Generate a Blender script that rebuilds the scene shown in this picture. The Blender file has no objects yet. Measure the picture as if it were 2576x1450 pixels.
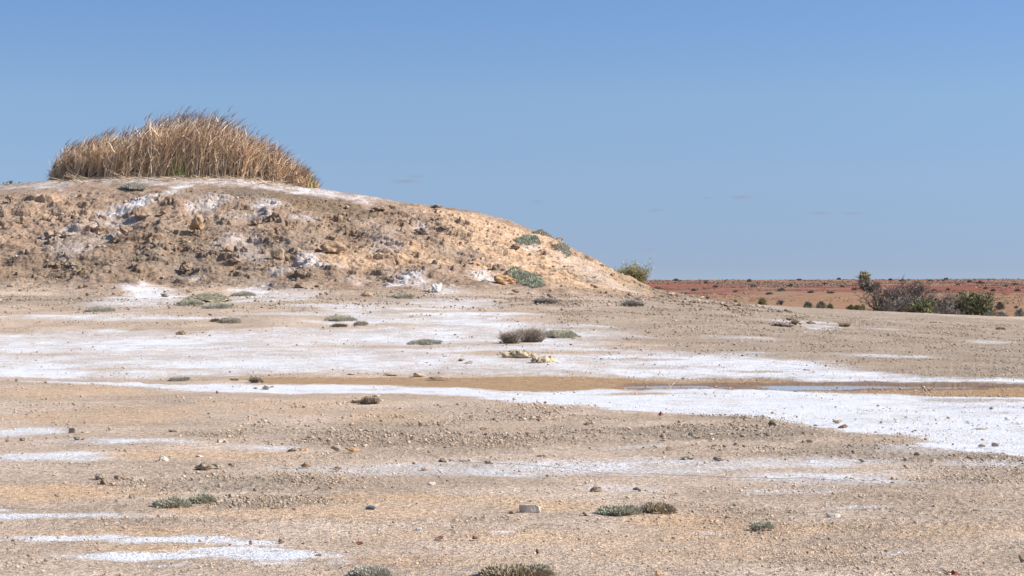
import bpy, math, random
import numpy as np
from mathutils import Vector
random.seed(7)
RS = np.random.RandomState(11)
R = math.radians

# ------------------------------------------------------------------ camera, sky, sun, exposure
EYE = 1.7; F = 1911.0; HV = 283.0            # eye height (m), focal length and level line for a 1024 px wide frame
scene = bpy.context.scene
cam = bpy.data.cameras.new('camera'); camo = bpy.data.objects.new('camera', cam)
scene.collection.objects.link(camo); scene.camera = camo
camo.location = (0, 0, EYE)
camo.rotation_euler = (R(90) - math.atan((288 - HV) / F), 0, 0)
cam.sensor_width = 36; cam.lens = 36 * F / 1024
cam.clip_start = 0.1; cam.clip_end = 30000
SUN_EL = 37; SUN_DIR = Vector((0.985, -0.17, 0)).normalized()
sd = Vector((SUN_DIR.x * math.cos(R(SUN_EL)), SUN_DIR.y * math.cos(R(SUN_EL)), math.sin(R(SUN_EL))))
W = bpy.data.worlds.new('World'); scene.world = W; W.use_nodes = True
wn = W.node_tree; bg = wn.nodes['Background']
sky = wn.nodes.new('ShaderNodeTexSky'); sky.sky_type = 'NISHITA'; sky.sun_disc = False
sky.sun_elevation = R(SUN_EL); sky.sun_rotation = math.atan2(sd.x, sd.y)
sky.altitude = 0; sky.air_density = 1.0; sky.dust_density = 0.3; sky.ozone_density = 5.0
hsv = wn.nodes.new('ShaderNodeHueSaturation'); hsv.inputs['Saturation'].default_value = 0.9; hsv.inputs['Hue'].default_value=0.505
gam = wn.nodes.new('ShaderNodeGamma'); gam.inputs['Gamma'].default_value = 1.0
tcw = wn.nodes.new('ShaderNodeTexCoord'); vm = wn.nodes.new('ShaderNodeVectorMath'); vm.operation = 'MULTIPLY_ADD'
vm.inputs[1].default_value = (1, 1, 2.6); vm.inputs[2].default_value = (0, 0, .115); nv = wn.nodes.new('ShaderNodeVectorMath'); nv.operation = 'NORMALIZE'
wn.links.new(tcw.outputs['Generated'], vm.inputs[0]); wn.links.new(vm.outputs[0], nv.inputs[0]); wn.links.new(nv.outputs[0], sky.inputs['Vector'])
wn.links.new(sky.outputs[0], hsv.inputs['Color']); wn.links.new(hsv.outputs[0], gam.inputs['Color'])
sxyz = wn.nodes.new('ShaderNodeSeparateXYZ'); wn.links.new(tcw.outputs['Generated'], sxyz.inputs[0])
mrz = wn.nodes.new('ShaderNodeMapRange'); mrz.inputs[1].default_value = 0.0; mrz.inputs[2].default_value = .15; wn.links.new(sxyz.outputs['Z'], mrz.inputs[0])
crp = wn.nodes.new('ShaderNodeValToRGB'); cr = crp.color_ramp; cr.elements[0].position = .06; cr.elements[1].position = .953
cr.elements.new(.36); cr.elements.new(.64); wn.links.new(mrz.outputs[0], crp.inputs[0])
for e_, c_ in zip(cr.elements, [(.745, .65, .62), (.98, .945, .823), (1.09, 1.14, 1.0), (.98, 1.15, 1.15)]): e_.color = (c_[0] / 1.2, c_[1] / 1.2, c_[2] / 1.2, 1)
tmix = wn.nodes.new('ShaderNodeVectorMath'); tmix.operation = 'SCALE'; tmix.inputs['Scale'].default_value = 1.2; wn.links.new(crp.outputs['Color'], tmix.inputs[0])
tm2 = wn.nodes.new('ShaderNodeMix'); tm2.data_type = 'RGBA'; tm2.blend_type = 'MULTIPLY'; tm2.inputs[0].default_value = 1
wn.links.new(gam.outputs[0], tm2.inputs[6]); wn.links.new(tmix.outputs[0], tm2.inputs[7]); wn.links.new(tm2.outputs[2], bg.inputs['Color'])
bg.inputs['Strength'].default_value = 0.13
sl = bpy.data.lights.new('sun', 'SUN'); slo = bpy.data.objects.new('sun', sl); scene.collection.objects.link(slo)
sl.energy = 4.8; sl.angle = R(0.53); sl.color = (1.0, 0.94, 0.87)
slo.rotation_euler = sd.to_track_quat('Z', 'Y').to_euler()
slo.location = (30, -10, 40)
scene.view_settings.view_transform = 'Standard'; scene.view_settings.look = 'None'
scene.view_settings.exposure = 0.45; scene.view_settings.gamma = 1.0
scene.view_settings.use_curve_mapping = False
scene.cycles.max_bounces = 6; scene.cycles.volume_bounces = 1
COL = scene.collection

# ------------------------------------------------------------------ noise
_P = np.arange(256); np.random.RandomState(3).shuffle(_P); _P = np.concatenate([_P, _P, _P])
_ang = np.random.RandomState(5).rand(256) * 2 * np.pi
_G = np.stack([np.cos(_ang), np.sin(_ang)], 1)
def perlin(x, y):
    xi = np.floor(x).astype(np.int64); yi = np.floor(y).astype(np.int64)
    xf = x - xi; yf = y - yi; xi &= 255; yi &= 255
    u = xf * xf * xf * (xf * (xf * 6 - 15) + 10); v = yf * yf * yf * (yf * (yf * 6 - 15) + 10)
    def g(ix, iy, dx, dy):
        h = _P[_P[ix] + iy]; gg = _G[h]
        return gg[..., 0] * dx + gg[..., 1] * dy
    a = g(xi, yi, xf, yf); b = g(xi + 1, yi, xf - 1, yf)
    c = g(xi, yi + 1, xf, yf - 1); d = g(xi + 1, yi + 1, xf - 1, yf - 1)
    return (a + u * (b - a) + v * ((c + u * (d - c)) - (a + u * (b - a)))) * 1.5
def fbm(x, y, s, o=3, seed=0.0, gain=0.5):
    r = 0; a = 1.0; t = 0
    for i in range(o):
        r = r + a * perlin(x * s + 17.3 * i + seed * 7.7, y * s - 9.1 * i + seed * 3.1); t += a; a *= gain; s *= 2.03
    return r / t
def ridge(x, y, s, o=3, seed=0.0):
    r = 0; a = 1.0; t = 0
    for i in range(o):
        r = r + a * (1 - np.abs(perlin(x * s + 13.7 * i + seed * 5.1, y * s + 4.9 * i - seed * 2.3)) * 2.0); t += a; a *= 0.55; s *= 2.1
    return r / t
def sstep(a, b, x):
    t = np.clip((x - a) / (b - a), 0, 1); return t * t * (3 - 2 * t)

# ------------------------------------------------------------------ shape of the land (metres)
K = 2.5156                                    # pixels of the traced image (u, v below) per 1024-frame unit
def P(u): return u / K
def flat(u, v, z=0.0):                         # the camera ray through image pixel u, v, met with a level plane
    y = F * (EYE - z) / (P(v) - HV); return ((P(u) - 512) / F * y, y)
_edge = [(-700, 958), (0, 960), (370, 975), (560, 987), (860, 989), (1000, 992), (1250, 1007), (1480, 1024), (1640, 1042), (1900, 1052), (2050, 1070), (2250, 1103), (2450, 1143), (2576, 1160), (3000, 1210)]
_ek = np.array([flat(*p) for p in _edge])
_zy = [33, 45, 52, 60, 75, 79, 84, 95, 108, 118, 130, 150, 190, 250, 600, 1200, 2500, 8000]
def zbase(x, y):
    zc = np.interp(x, [-10, 2, 6, 9.3, 14, 20, 30, 60], [1.5, 1.5, 1.2, .85, .6, .33, .15, .0])
    s = np.interp(y, [33, 45, 52, 60, 75, 80], [0, .25, .55, .87, 1.0, .96])
    near = zc * s
    far = np.interp(y, [80, 84, 95, 108, 118, 130, 150, 190, 250, 400, 700, 1300, 2500, 8000],
                       [0, -.3, -1.2, -1.9, -2.0, -1.7, -.4, .55, .95, 1.45, 1.75, 3.3, 5.0, 7])
    tilt = np.clip((x - 100) / 900, -1, 1) * sstep(300, 1500, y) * 3.0
    w = sstep(78, 100, y)
    z = near * (1 - w) + (far) * w + tilt
    ye = np.interp(x, _ek[:, 0], _ek[:, 1]) + 0.35 * perlin(x * 1.3, x * 0 + 2.2) + .15 * perlin(x * 5, x * 0 + 7.2)
    z = z + 0.13 * sstep(ye + .1, ye - .9, y) * sstep(40, 34, y)
    return z
_sil = [(-400, 292), (-250, 250), (-100, 198), (0, 184.5), (52, 180), (160, 178), (238, 178.5), (306, 187), (350, 193), (382, 198), (400, 201.5), (433, 206), (477, 211),
        (497, 216), (517, 225), (556, 238), (572, 247), (596, 260), (620, 274), (652, 288), (696, 297), (747, 304), (800, 308)]
_sx = np.array([(a[0] - 512) / F * 75 for a in _sil]); _sr = np.array([(HV - a[1]) / F for a in _sil])
_st = [0, .12, .25, .33, .42, .55, .68, .78, .86, .92, 1.0]; _sv = [0, .035, .095, .155, .255, .44, .645, .79, .885, .935, 1.0]
def hill_parts(x, y):
    zb = zbase(x, y)
    yf = 56 + 1.4 * perlin(x * .22, x * 0 + .5) + .8 * perlin(x * .7, x * 0 + 3.5)
    rt = np.interp(x, _sx, _sr) ; rt = rt + .0006 * perlin(x * .9, x * 0 + 8.3) * sstep(-9, 0, x)
    t = (y - yf) / (75.0 - yf); tc = np.clip(t, 0, 1)
    zf = zbase(x, yf); rf = (zf - EYE) / yf
    S = np.interp(tc, _st, _sv)
    ztop = EYE + rt * 75.0
    zface = EYE + (rf + (rt - rf) * S) * np.clip(y, yf, 75)
    yb = np.interp(x, [-9, -5, 2, 10], [84, 79, 76, 75.5])
    zback = ztop - 0.005 * (y - 75) - np.clip(y - yb, 0, None) ** 1.4 * .09
    z = np.where(y <= 75, zface, zback)
    up = np.where(t < 0, -1.0, z - zb)
    return zb, up, t
def zsmooth(x, y):
    zb, up, t = hill_parts(x, y)
    return zb + np.clip(up, 0, None)
_ys = np.concatenate([np.geomspace(7, 60, 900), np.arange(60.05, 90, .05), np.geomspace(90, 4000, 500)])
def hit(u, v):
    dx = (P(u) - 512) / F; dz = -(P(v) - HV) / F
    zz = EYE + dz * _ys; zs = zsmooth(dx * _ys, _ys)
    k = np.nonzero(zz <= zs)[0]
    y = _ys[k[0]] if len(k) else 75.0
    return dx * y, y

# ------------------------------------------------------------------ ground cover patches traced from image pixels, kept as world-space footprints
def ell(u, v, hw, hh, val=1.0):
    x0, y0 = hit(u, v); _, ya = hit(u, v - hh); _, yb = hit(u, v + hh)
    return ('e', x0, y0, hw / K * y0 / F, max(abs(ya - yb) / 2, .05), val)
def poly(pts, val=1.0, soft=.25):
    return ('p', np.array([hit(*p) for p in pts]), val, soft)
def paint(x, y, items, out=None):
    out = np.zeros_like(x) if out is None else out
    wx = x + fbm(x, y, .8, 2, 1.0) * .5; 
    n1 = fbm(x, y, .5, 4, 2.0, .6) + .5 * fbm(x, y, 1.9, 3, 22.0, .6)
    for it in items:
        if it[0] == 'e':
            _, x0, y0, a, b, val = it
            m = (np.abs(x - x0) < a * 2.3 + .5) & (np.abs(y - y0) < b * 2.3)
            if not m.any(): continue
            d = np.sqrt(((wx[m] - x0) / a) ** 2 + ((y[m] - y0) / b) ** 2) + n1[m] * .75
            f = sstep(1.55, .5, d) * val
        else:
            _, q, val, soft = it
            lo = q.min(0); hi = q.max(0)
            m = (x > lo[0] - 1.5) & (x < hi[0] + 1.5) & (y > lo[1] - 1.5) & (y < hi[1] + 1.5)
            if not m.any(): continue
            yy = y[m] + n1[m] * soft * 2.4; xx = wx[m]
            ins = np.zeros(xx.shape, bool); dmin = np.full(xx.shape, 1e9)
            sy = .12 if soft < .5 else .3
            for i in range(len(q)):
                ax, ay = q[i]; bx, by = q[(i + 1) % len(q)]
                c = ((ay > yy) != (by > yy))
                with np.errstate(divide='ignore', invalid='ignore'):
                    xi = (bx - ax) * (yy - ay) / ((by - ay) if by != ay else 1e-9) + ax
                ins ^= c & (xx < xi)
                ex, ey = (bx - ax), (by - ay)
                px_, py_ = xx - ax, yy - ay
                tt = np.clip((px_ * ex + py_ * ey) / (ex * ex + ey * ey + 1e-9), 0, 1)
                dmin = np.minimum(dmin, np.hypot(px_ - tt * ex, py_ - tt * ey))
            sgn = np.where(ins, dmin, -dmin)
            f = sstep(-soft, soft, sgn) * val
        if val >= 0: out[m] = np.maximum(out[m], f)
        else: out[m] = np.clip(out[m] + f, 0, 1)
    return out
SALT = [
 poly([(-500,958),(0,957),(300,972),(560,986),(860,988),(1000,991),(1250,1006),(1480,1023),(1640,1041),(1900,1051),(2050,1069),(2250,1102),(2450,1142),(2700,1165),
       (2700,1003),(2450,1000),(2300,996),(2050,987),(1900,984),(1700,978),(1600,984),(1500,977),(1330,986),(1100,976),(870,969),(640,966),(480,968),(300,962),(-500,950)], 1.0, .18),
 poly([(-500,838),(0,838),(250,832),(480,836),(700,825),(1000,822),(1180,800),(1330,806),(1420,835),(1530,850),(1500,876),(1700,886),(1850,890),(2050,905),(2150,925),(2050,942),(1600,944),(1000,942),(600,944),(300,952),(-500,950)], .66, .9),
 poly([(1560,908),(1850,896),(2050,906),(2150,930),(2350,948),(2700,955),(2700,968),(2300,963),(2000,960),(1600,948),(1450,935)], .85, .5),
 ell(380,868,200,20,.95), ell(100,870,160,22,.8), ell(80,938,190,14,1), ell(700,915,480,14,.9), ell(1000,850,170,14,.85), ell(1150,806,130,14,.72), ell(1500,840,140,10,.6),
 ell(1750,905,220,14,.9), ell(2230,897,130,5,.58), ell(1900,925,250,14,.85),
 poly([(310,712),(410,716),(470,745),(440,752),(320,752)], .95, .4), ell(330,760,120,14,.65), ell(250,800,200,12,.62), ell(640,738,60,18,.8), ell(720,745,90,18,.62),
 poly([(1180,682),(1225,680),(1262,698),(1240,716),(1205,708)], .85, .3), ell(1140,764,120,14,.62), ell(1030,705,50,18,.75), ell(1100,725,60,14,.6), ell(900,775,120,14,.6), ell(960,800,120,12,.62),
 ell(190,1297,270,8,1), ell(50,1283,60,4,.8), ell(170,1350,160,9,1), ell(420,1358,150,9,1), ell(560,1366,100,7,.95), ell(320,1397,200,9,1), ell(640,1403,170,14,1), ell(520,1385,110,7,.9), ell(880,1420,60,7,.6), ell(650,1425,150,4,.7), ell(350,1425,90,4,.6),
 ell(60,1085,110,12,.8), ell(290,1112,200,9,.85), ell(640,1125,160,9,.72), ell(100,1150,150,14,.9), ell(250,1160,120,8,.7),
 ell(1000,1178,240,14,.55), ell(1400,1180,350,16,.72), ell(1900,1165,400,14,.62), ell(2080,1205,260,20,.72), ell(1600,1122,70,7,.6), ell(1560,1228,150,10,.55), ell(2150,1278,110,3,.5), ell(2520,1285,90,3,.5), ell(2350,1130,260,12,.5), ell(2480,1165,120,8,.6),
 ell(1330,1340,50,4,.7), ell(2250,1390,90,5,.5), ell(650,1270,60,3,.4), ell(1780,1342,40,3,.6), ell(2000,1238,100,6,.5), ell(2050,822,50,5,.6), ell(1850,850,90,5,.5), ell(2480,862,60,4,.5), ell(2230,830,60,3,.5), ell(2000,808,120,3,.5),
 ell(1180,790,150,4,.9), ell(1060,778,120,4,.85), ell(1250,815,160,5,.9), ell(980,812,200,5,.75), ell(760,790,160,5,.7), ell(420,800,160,5,.75), ell(130,795,120,4,.7), ell(1120,838,90,5,.95), ell(820,768,130,4,.7), ell(640,758,80,4,.7), ell(1420,820,90,4,.6),
 # hill
 poly([(-500,480),(0,470),(120,459),(230,450),(600,450),(800,476),(1000,508),(940,508),(800,496),(600,470),(430,462),(300,464),(150,470),(0,478),(-500,500)], .74, .5),
 ell(672,518,38,14,0.72), ell(660,540,40,8,0.62), ell(735,548,20,9,0.69), ell(770,550,26,10,0.50), ell(520,515,32,12,0.62), ell(560,500,50,10,0.47), ell(590,545,40,10,0.42),
 poly([(250,535),(300,515),(390,486),(450,465),(500,465),(420,495),(350,525),(300,545),(250,545)], .78, .35), ell(290,555,50,12,0.48), ell(165,585,50,22,0.48), ell(190,630,60,20,0.47), ell(260,595,50,18,0.42), ell(480,700,60,10,0.39), ell(610,605,60,22,0.42), ell(635,645,40,14,0.47),
 ell(770,650,35,22,0.66), ell(700,672,22,14,0.69), ell(800,663,60,6,0.69), ell(970,620,40,22,0.39), ell(1090,760,40,20,0.31), ell(1100,735,22,16,0.54), ell(1330,620,30,14,0.54), ell(1480,680,90,24,0.39), ell(1560,725,70,10,0.39), ell(1060,565,30,10,0.47), ell(890,700,60,10,0.31), ell(860,492,90,5,0.59), ell(920,512,40,4,0.47),
 ell(1850,765,120,4,0.39),
]
SALT_CUT = [ell(90,815,190,10,-.8), ell(1250,865,90,5,-.3), ell(1330,888,220,5,-.6), ell(1600,905,70,3,-.4), ell(300,930,200,4,-.3), ell(900,872,200,4,-.4), ell(520,960,90,4,-.5), ell(2500,1010,150,5,-.5), ell(100,890,150,3,-.3), ell(2000,1010,60,2,-.2), ell(1900,935,80,3,-.5), ell(1650,925,120,3,-.4)]
ORANGE = [
 poly([(1040,515),(1100,548),(1180,600),(1250,650),(1330,700),(1500,742),(1650,742),(1620,718),(1560,690),(1480,655),(1400,610),(1250,552),(1100,524)], .9, .6),
 ell(880,560,50,30,.3), ell(1160,585,90,34,.6), ell(1270,630,110,36,.9), ell(1400,690,120,35,.8), ell(885,640,85,26,.9), ell(1050,640,60,30,.7), ell(1110,655,50,14,.9), ell(1250,690,60,26,.95), ell(120,515,70,30,.6), ell(495,575,26,26,.5), ell(560,745,90,16,.8), ell(1110,770,80,5,.5),
 ell(90,1240,230,20,.9), ell(150,985,200,16,.6), ell(280,1045,200,20,.5), ell(700,1020,220,18,.4), ell(960,1045,130,14,.5), ell(1250,1078,120,10,.4), ell(350,1145,350,14,.7), ell(1000,1258,220,14,.7), ell(850,1295,250,16,.6), ell(480,1290,100,10,.8), ell(1350,1275,180,12,.75), ell(1650,1310,160,14,.9), ell(1500,1350,500,22,.5), ell(1950,1330,300,12,.6),
 ell(300,1340,300,12,.6), ell(400,1380,130,10,.6), ell(1800,1390,500,18,.35), ell(1100,1410,300,16,.4), ell(2400,1340,160,18,.4), ell(1300,892,80,6,.7), ell(1500,903,260,3,.7), ell(1800,913,120,3,.7), ell(2250,915,180,10,.4),
]
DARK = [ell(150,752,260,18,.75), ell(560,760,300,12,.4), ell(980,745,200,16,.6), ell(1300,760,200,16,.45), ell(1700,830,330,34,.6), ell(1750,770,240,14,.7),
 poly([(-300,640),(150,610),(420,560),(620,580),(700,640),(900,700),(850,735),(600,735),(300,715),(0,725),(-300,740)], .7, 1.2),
 ell(300,640,320,70,.68), ell(550,620,260,70,.65), ell(1000,560,90,30,.3), poly([(500,478),(640,474),(780,492),(900,512),(960,545),(900,560),(760,528),(640,500),(520,492)], 1.0, .5), ell(700,600,200,60,.5), ell(350,580,120,50,.5), ell(900,600,80,50,.5), ell(1080,600,50,40,.4), ell(80,500,60,22,.35), ell(160,620,60,30,.6),  # brown dirt of the hill; first two also deepen its shadows by colour
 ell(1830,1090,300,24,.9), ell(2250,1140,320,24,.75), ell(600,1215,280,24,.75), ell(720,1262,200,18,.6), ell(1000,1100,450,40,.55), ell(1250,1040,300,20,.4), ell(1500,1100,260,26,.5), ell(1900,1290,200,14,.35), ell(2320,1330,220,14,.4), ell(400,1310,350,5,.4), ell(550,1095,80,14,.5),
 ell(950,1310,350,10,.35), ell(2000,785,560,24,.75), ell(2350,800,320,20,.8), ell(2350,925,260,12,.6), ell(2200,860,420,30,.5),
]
RUST = [poly([(560,952),(900,949),(1200,950),(1500,947),(1700,960),(1900,957),(2100,962),(2300,967),(2700,972),(2700,1000),(2450,997),(2300,993),(2050,984),(1900,981),(1700,975),(1600,981),(1500,974),(1330,984),(1100,974),(870,966),(640,962)], 1.0, .12),
        ell(1620,990,140,4,.5)]
WETZ = [poly([(1590,968),(1650,966),(1740,965),(1800,966),(1820,971),(1740,974),(1600,974)], .6, .12), poly([(1900,968),(1970,965),(2150,965),(2400,969),(2560,971),(2400,974),(2200,975),(1990,978)], 1.0, .10)]

WETP = [poly([(1560,980),(1580,964),(1740,962),(1860,961),(2150,961),(2400,965),(2600,969),(2600,974),(2400,978),(2200,981),(1900,983),(1740,980)], 1.0, .2)]

def micro(x, y, dark, salt, z_scale=1.0):
    d = .030 * fbm(x, y, .45, 2, 3) + .012 * fbm(x, y, 2.6, 2, 4)
    cl = np.clip(fbm(x, y, 11.0, 3, 5, .65) - .02, 0, None)
    d += cl * (.006 + .05 * dark) * (1 - .75 * salt)
    return d * z_scale

def mesh_grid(name, X, Y, Z, mat, attrs, parent=None, kind=None):
    nr, nc = X.shape; n = nr * nc
    me = bpy.data.meshes.new(name)
    me.vertices.add(n); me.vertices.foreach_set('co', np.stack([X, Y, Z], -1).astype(np.float32).ravel())
    i = np.arange(n).reshape(nr, nc)
    q = np.stack([i[:-1, :-1], i[:-1, 1:], i[1:, 1:], i[1:, :-1]], -1).reshape(-1, 4)
    me.loops.add(q.size); me.loops.foreach_set('vertex_index', q.ravel().astype(np.int32))
    me.polygons.add(len(q)); me.polygons.foreach_set('loop_start', np.arange(0, q.size, 4, dtype=np.int32))
    me.update(calc_edges=True)
    me.polygons.foreach_set('use_smooth', np.ones(len(q), bool))
    for k, v in attrs.items():
        a = me.attributes.new(k, 'FLOAT', 'POINT'); a.data.foreach_set('value', v.astype(np.float32).ravel())
    me.materials.append(mat)
    o = bpy.data.objects.new(name, me); COL.objects.link(o)
    if kind: o['kind'] = kind
    return o

class MB:                                          # collects triangles / quads with a colour per vertex
    def __init__(s): s.v = []; s.f3 = []; s.f4 = []; s.c = []; s.n = 0
    def add(s, v, f, c):
        v = np.asarray(v, float).reshape(-1, 3); f = np.asarray(f, np.int64)
        c = np.broadcast_to(np.asarray(c, float), (len(v), 3))
        s.v.append(v); s.c.append(c); (s.f3 if f.shape[1] == 3 else s.f4).append(f + s.n); s.n += len(v)
    def build(s, name, mat, parent=None, loc=(0, 0, 0), smooth=False):
        v = np.concatenate(s.v) - np.asarray(loc); c = np.concatenate(s.c)
        me = bpy.data.meshes.new(name); me.vertices.add(len(v)); me.vertices.foreach_set('co', v.astype(np.float32).ravel())
        f3 = np.concatenate(s.f3) if s.f3 else np.zeros((0, 3), int); f4 = np.concatenate(s.f4) if s.f4 else np.zeros((0, 4), int)
        li = np.concatenate([f3.ravel(), f4.ravel()]).astype(np.int32)
        st = np.concatenate([np.arange(len(f3)) * 3, len(f3) * 3 + np.arange(len(f4)) * 4]).astype(np.int32)
        me.loops.add(len(li)); me.loops.foreach_set('vertex_index', li)
        me.polygons.add(len(st)); me.polygons.foreach_set('loop_start', st); me.update(calc_edges=True)
        if smooth: me.polygons.foreach_set('use_smooth', np.ones(len(st), bool))
        a = me.attributes.new('tint', 'FLOAT_COLOR', 'POINT')
        a.data.foreach_set('color', np.concatenate([c, np.ones((len(c), 1))], 1).astype(np.float32).ravel())
        me.materials.append(mat)
        o = bpy.data.objects.new(name, me); COL.objects.link(o)
        if parent: o.parent = parent
        else: o.location = loc
        return o
def tag(o, label, cat, group=None, kind=None):
    if label: o['label'] = label
    if cat: o['category'] = cat
    if group: o['group'] = group
    if kind: o['kind'] = kind
    return o
def empty(name, loc, label, cat, group=None):
    o = bpy.data.objects.new(name, None); COL.objects.link(o); o.location = loc; o.empty_display_size = .1
    return tag(o, label, cat, group)

# ------------------------------------------------------------------ materials
class NT:
    def __init__(s, name):
        s.m = bpy.data.materials.new(name); s.m.use_nodes = True; s.t = s.m.node_tree
        s.b = s.t.nodes['Principled BSDF']; s.b.inputs['Roughness'].default_value = .95; s.b.inputs['Specular IOR Level'].default_value = .15
    def n(s, k, **kw):
        a = s.t.nodes.new(k)
        for p, v in kw.items(): setattr(a, p, v)
        return a
    def l(s, a, b): s.t.links.new(a, b)
    def noise(s, co, scale, det=4, rough=.55, dist=0.0):
        a = s.n('ShaderNodeTexNoise'); a.inputs['Scale'].default_value = scale; a.inputs['Detail'].default_value = det; a.inputs['Roughness'].default_value = rough; a.inputs['Distortion'].default_value = dist
        s.l(co, a.inputs['Vector']); return a.outputs['Fac']
    def vmul(s, co, v):
        a = s.n('ShaderNodeVectorMath', operation='MULTIPLY'); s.l(co, a.inputs[0]); a.inputs[1].default_value = v; return a.outputs[0]
    def math(s, op, a, b=None, c=None, clamp=False):
        m = s.n('ShaderNodeMath', operation=op, use_clamp=clamp)
        for i, x in enumerate((a, b, c)):
            if x is None: continue
            if isinstance(x, (int, float)): m.inputs[i].default_value = x
            else: s.l(x, m.inputs[i])
        return m.outputs[0]
    def ramp(s, x, lo, hi, a=0.0, b=1.0):
        m = s.n('ShaderNodeMapRange'); s.l(x, m.inputs[0]); m.inputs[1].default_value = lo; m.inputs[2].default_value = hi; m.inputs[3].default_value = a; m.inputs[4].default_value = b; return m.outputs[0]
    def mix(s, f, a, b, mode='MIX'):
        m = s.n('ShaderNodeMix', data_type='RGBA', blend_type=mode)
        for i, x in ((0, f), (6, a), (7, b)):
            if isinstance(x, (int, float)): m.inputs[i].default_value = x
            elif isinstance(x, tuple): m.inputs[i].default_value = (*x, 1)
            else: s.l(x, m.inputs[i])
        return m.outputs[2]
    def attr(s, name, out='Fac'): return s.n('ShaderNodeAttribute', attribute_name=name).outputs[out]
    def bump(s, h, strength, dist, prev=None):
        b = s.n('ShaderNodeBump'); b.inputs['Strength'].default_value = strength; b.inputs['Distance'].default_value = dist
        s.l(h, b.inputs['Height'])
        if prev is not None: s.l(prev, b.inputs['Normal'])
        return b.outputs[0]
def ground_mat():
    g = NT('salt crusted clay'); pos = g.n('ShaderNodeNewGeometry').outputs['Position']
    n1 = g.noise(pos, .55, 6, .6); n2 = g.noise(pos, 5.5, 6, .65); n3 = g.noise(pos, 26, 4, .6); n4 = g.noise(pos, 1.7, 10, .72, .4)
    salt = g.attr('salt'); orange = g.attr('orange'); dark = g.attr('dark'); rust = g.attr('rust')
    base = g.mix(g.ramp(n1, .38, .62), (.56, .42, .30), (.74, .565, .42))
    of = g.math('ADD', orange, g.math('MULTIPLY', g.math('SUBTRACT', n4, .5), 1.2))
    base = g.mix(g.ramp(of, .05, .8), base, (.75, .51, .315))
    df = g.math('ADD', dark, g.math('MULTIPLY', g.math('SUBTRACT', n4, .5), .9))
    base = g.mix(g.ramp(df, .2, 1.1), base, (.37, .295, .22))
    speck = g.ramp(n3, .38, .60, .62, 1.14)  # random grit mottle; its contrast also paints tiny shadows between grains
    base = g.mix(1.0, base, g.n('ShaderNodeCombineColor').outputs[0], 'MULTIPLY') if False else base
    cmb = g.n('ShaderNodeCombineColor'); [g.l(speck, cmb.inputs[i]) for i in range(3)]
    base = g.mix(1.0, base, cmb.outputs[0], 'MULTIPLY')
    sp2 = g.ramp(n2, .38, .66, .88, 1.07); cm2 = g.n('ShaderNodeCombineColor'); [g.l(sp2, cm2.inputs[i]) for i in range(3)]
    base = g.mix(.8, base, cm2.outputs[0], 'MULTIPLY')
    rf = g.math('ADD', rust, g.math('MULTIPLY', g.math('SUBTRACT', n4, .5), .35))
    # salt bloom
    sf = g.math('ADD', salt, g.math('MULTIPLY', g.math('SUBTRACT', n4, .5), 1.9))
    sf = g.math('ADD', sf, g.math('MULTIPLY', g.math('SUBTRACT', n3, .5), 1.7)); sf = g.math('ADD', sf, g.math('MULTIPLY', g.math('SUBTRACT', n1, .5), .9))
    thick = g.ramp(sf, .38, .98)
    haze = g.ramp(g.math('ADD', salt, g.math('MULTIPLY', g.math('SUBTRACT', n4, .5), .5)), .08, .8, 0, .40)
    sm = g.math('MAXIMUM', thick, haze)
    wh = g.mix(g.ramp(n2, .35, .7), (.80, .785, .775), (.88, .87, .87))
    col = g.mix(sm, base, wh)
    rc = g.mix(g.ramp(n2, .35, .65), (.39, .24, .125), (.52, .345, .20))
    col = g.mix(g.ramp(rf, .4, .6), col, rc)
    wet = g.attr('wet'); wf = g.ramp(g.math('ADD', wet, g.math('MULTIPLY', g.math('SUBTRACT', n4, .5), .8)), .35, .8)
    col = g.mix(g.math('MULTIPLY', wf, .75), col, (.25, .15, .085)); g.l(g.ramp(wf, 0, 1, .95, .45), g.b.inputs['Roughness'])
    g.l(col, g.b.inputs['Base Color'])
    h = g.math('ADD', g.math('MULTIPLY', n3, .75), g.math('MULTIPLY', n2, .35))
    n6 = g.noise(pos, 70, 3, .6); h = g.math('ADD', h, g.math('MULTIPLY', n6, .5)); st = g.bump(h, .9, .05); g.l(st, g.b.inputs['Normal'])
    return g.m
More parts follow.
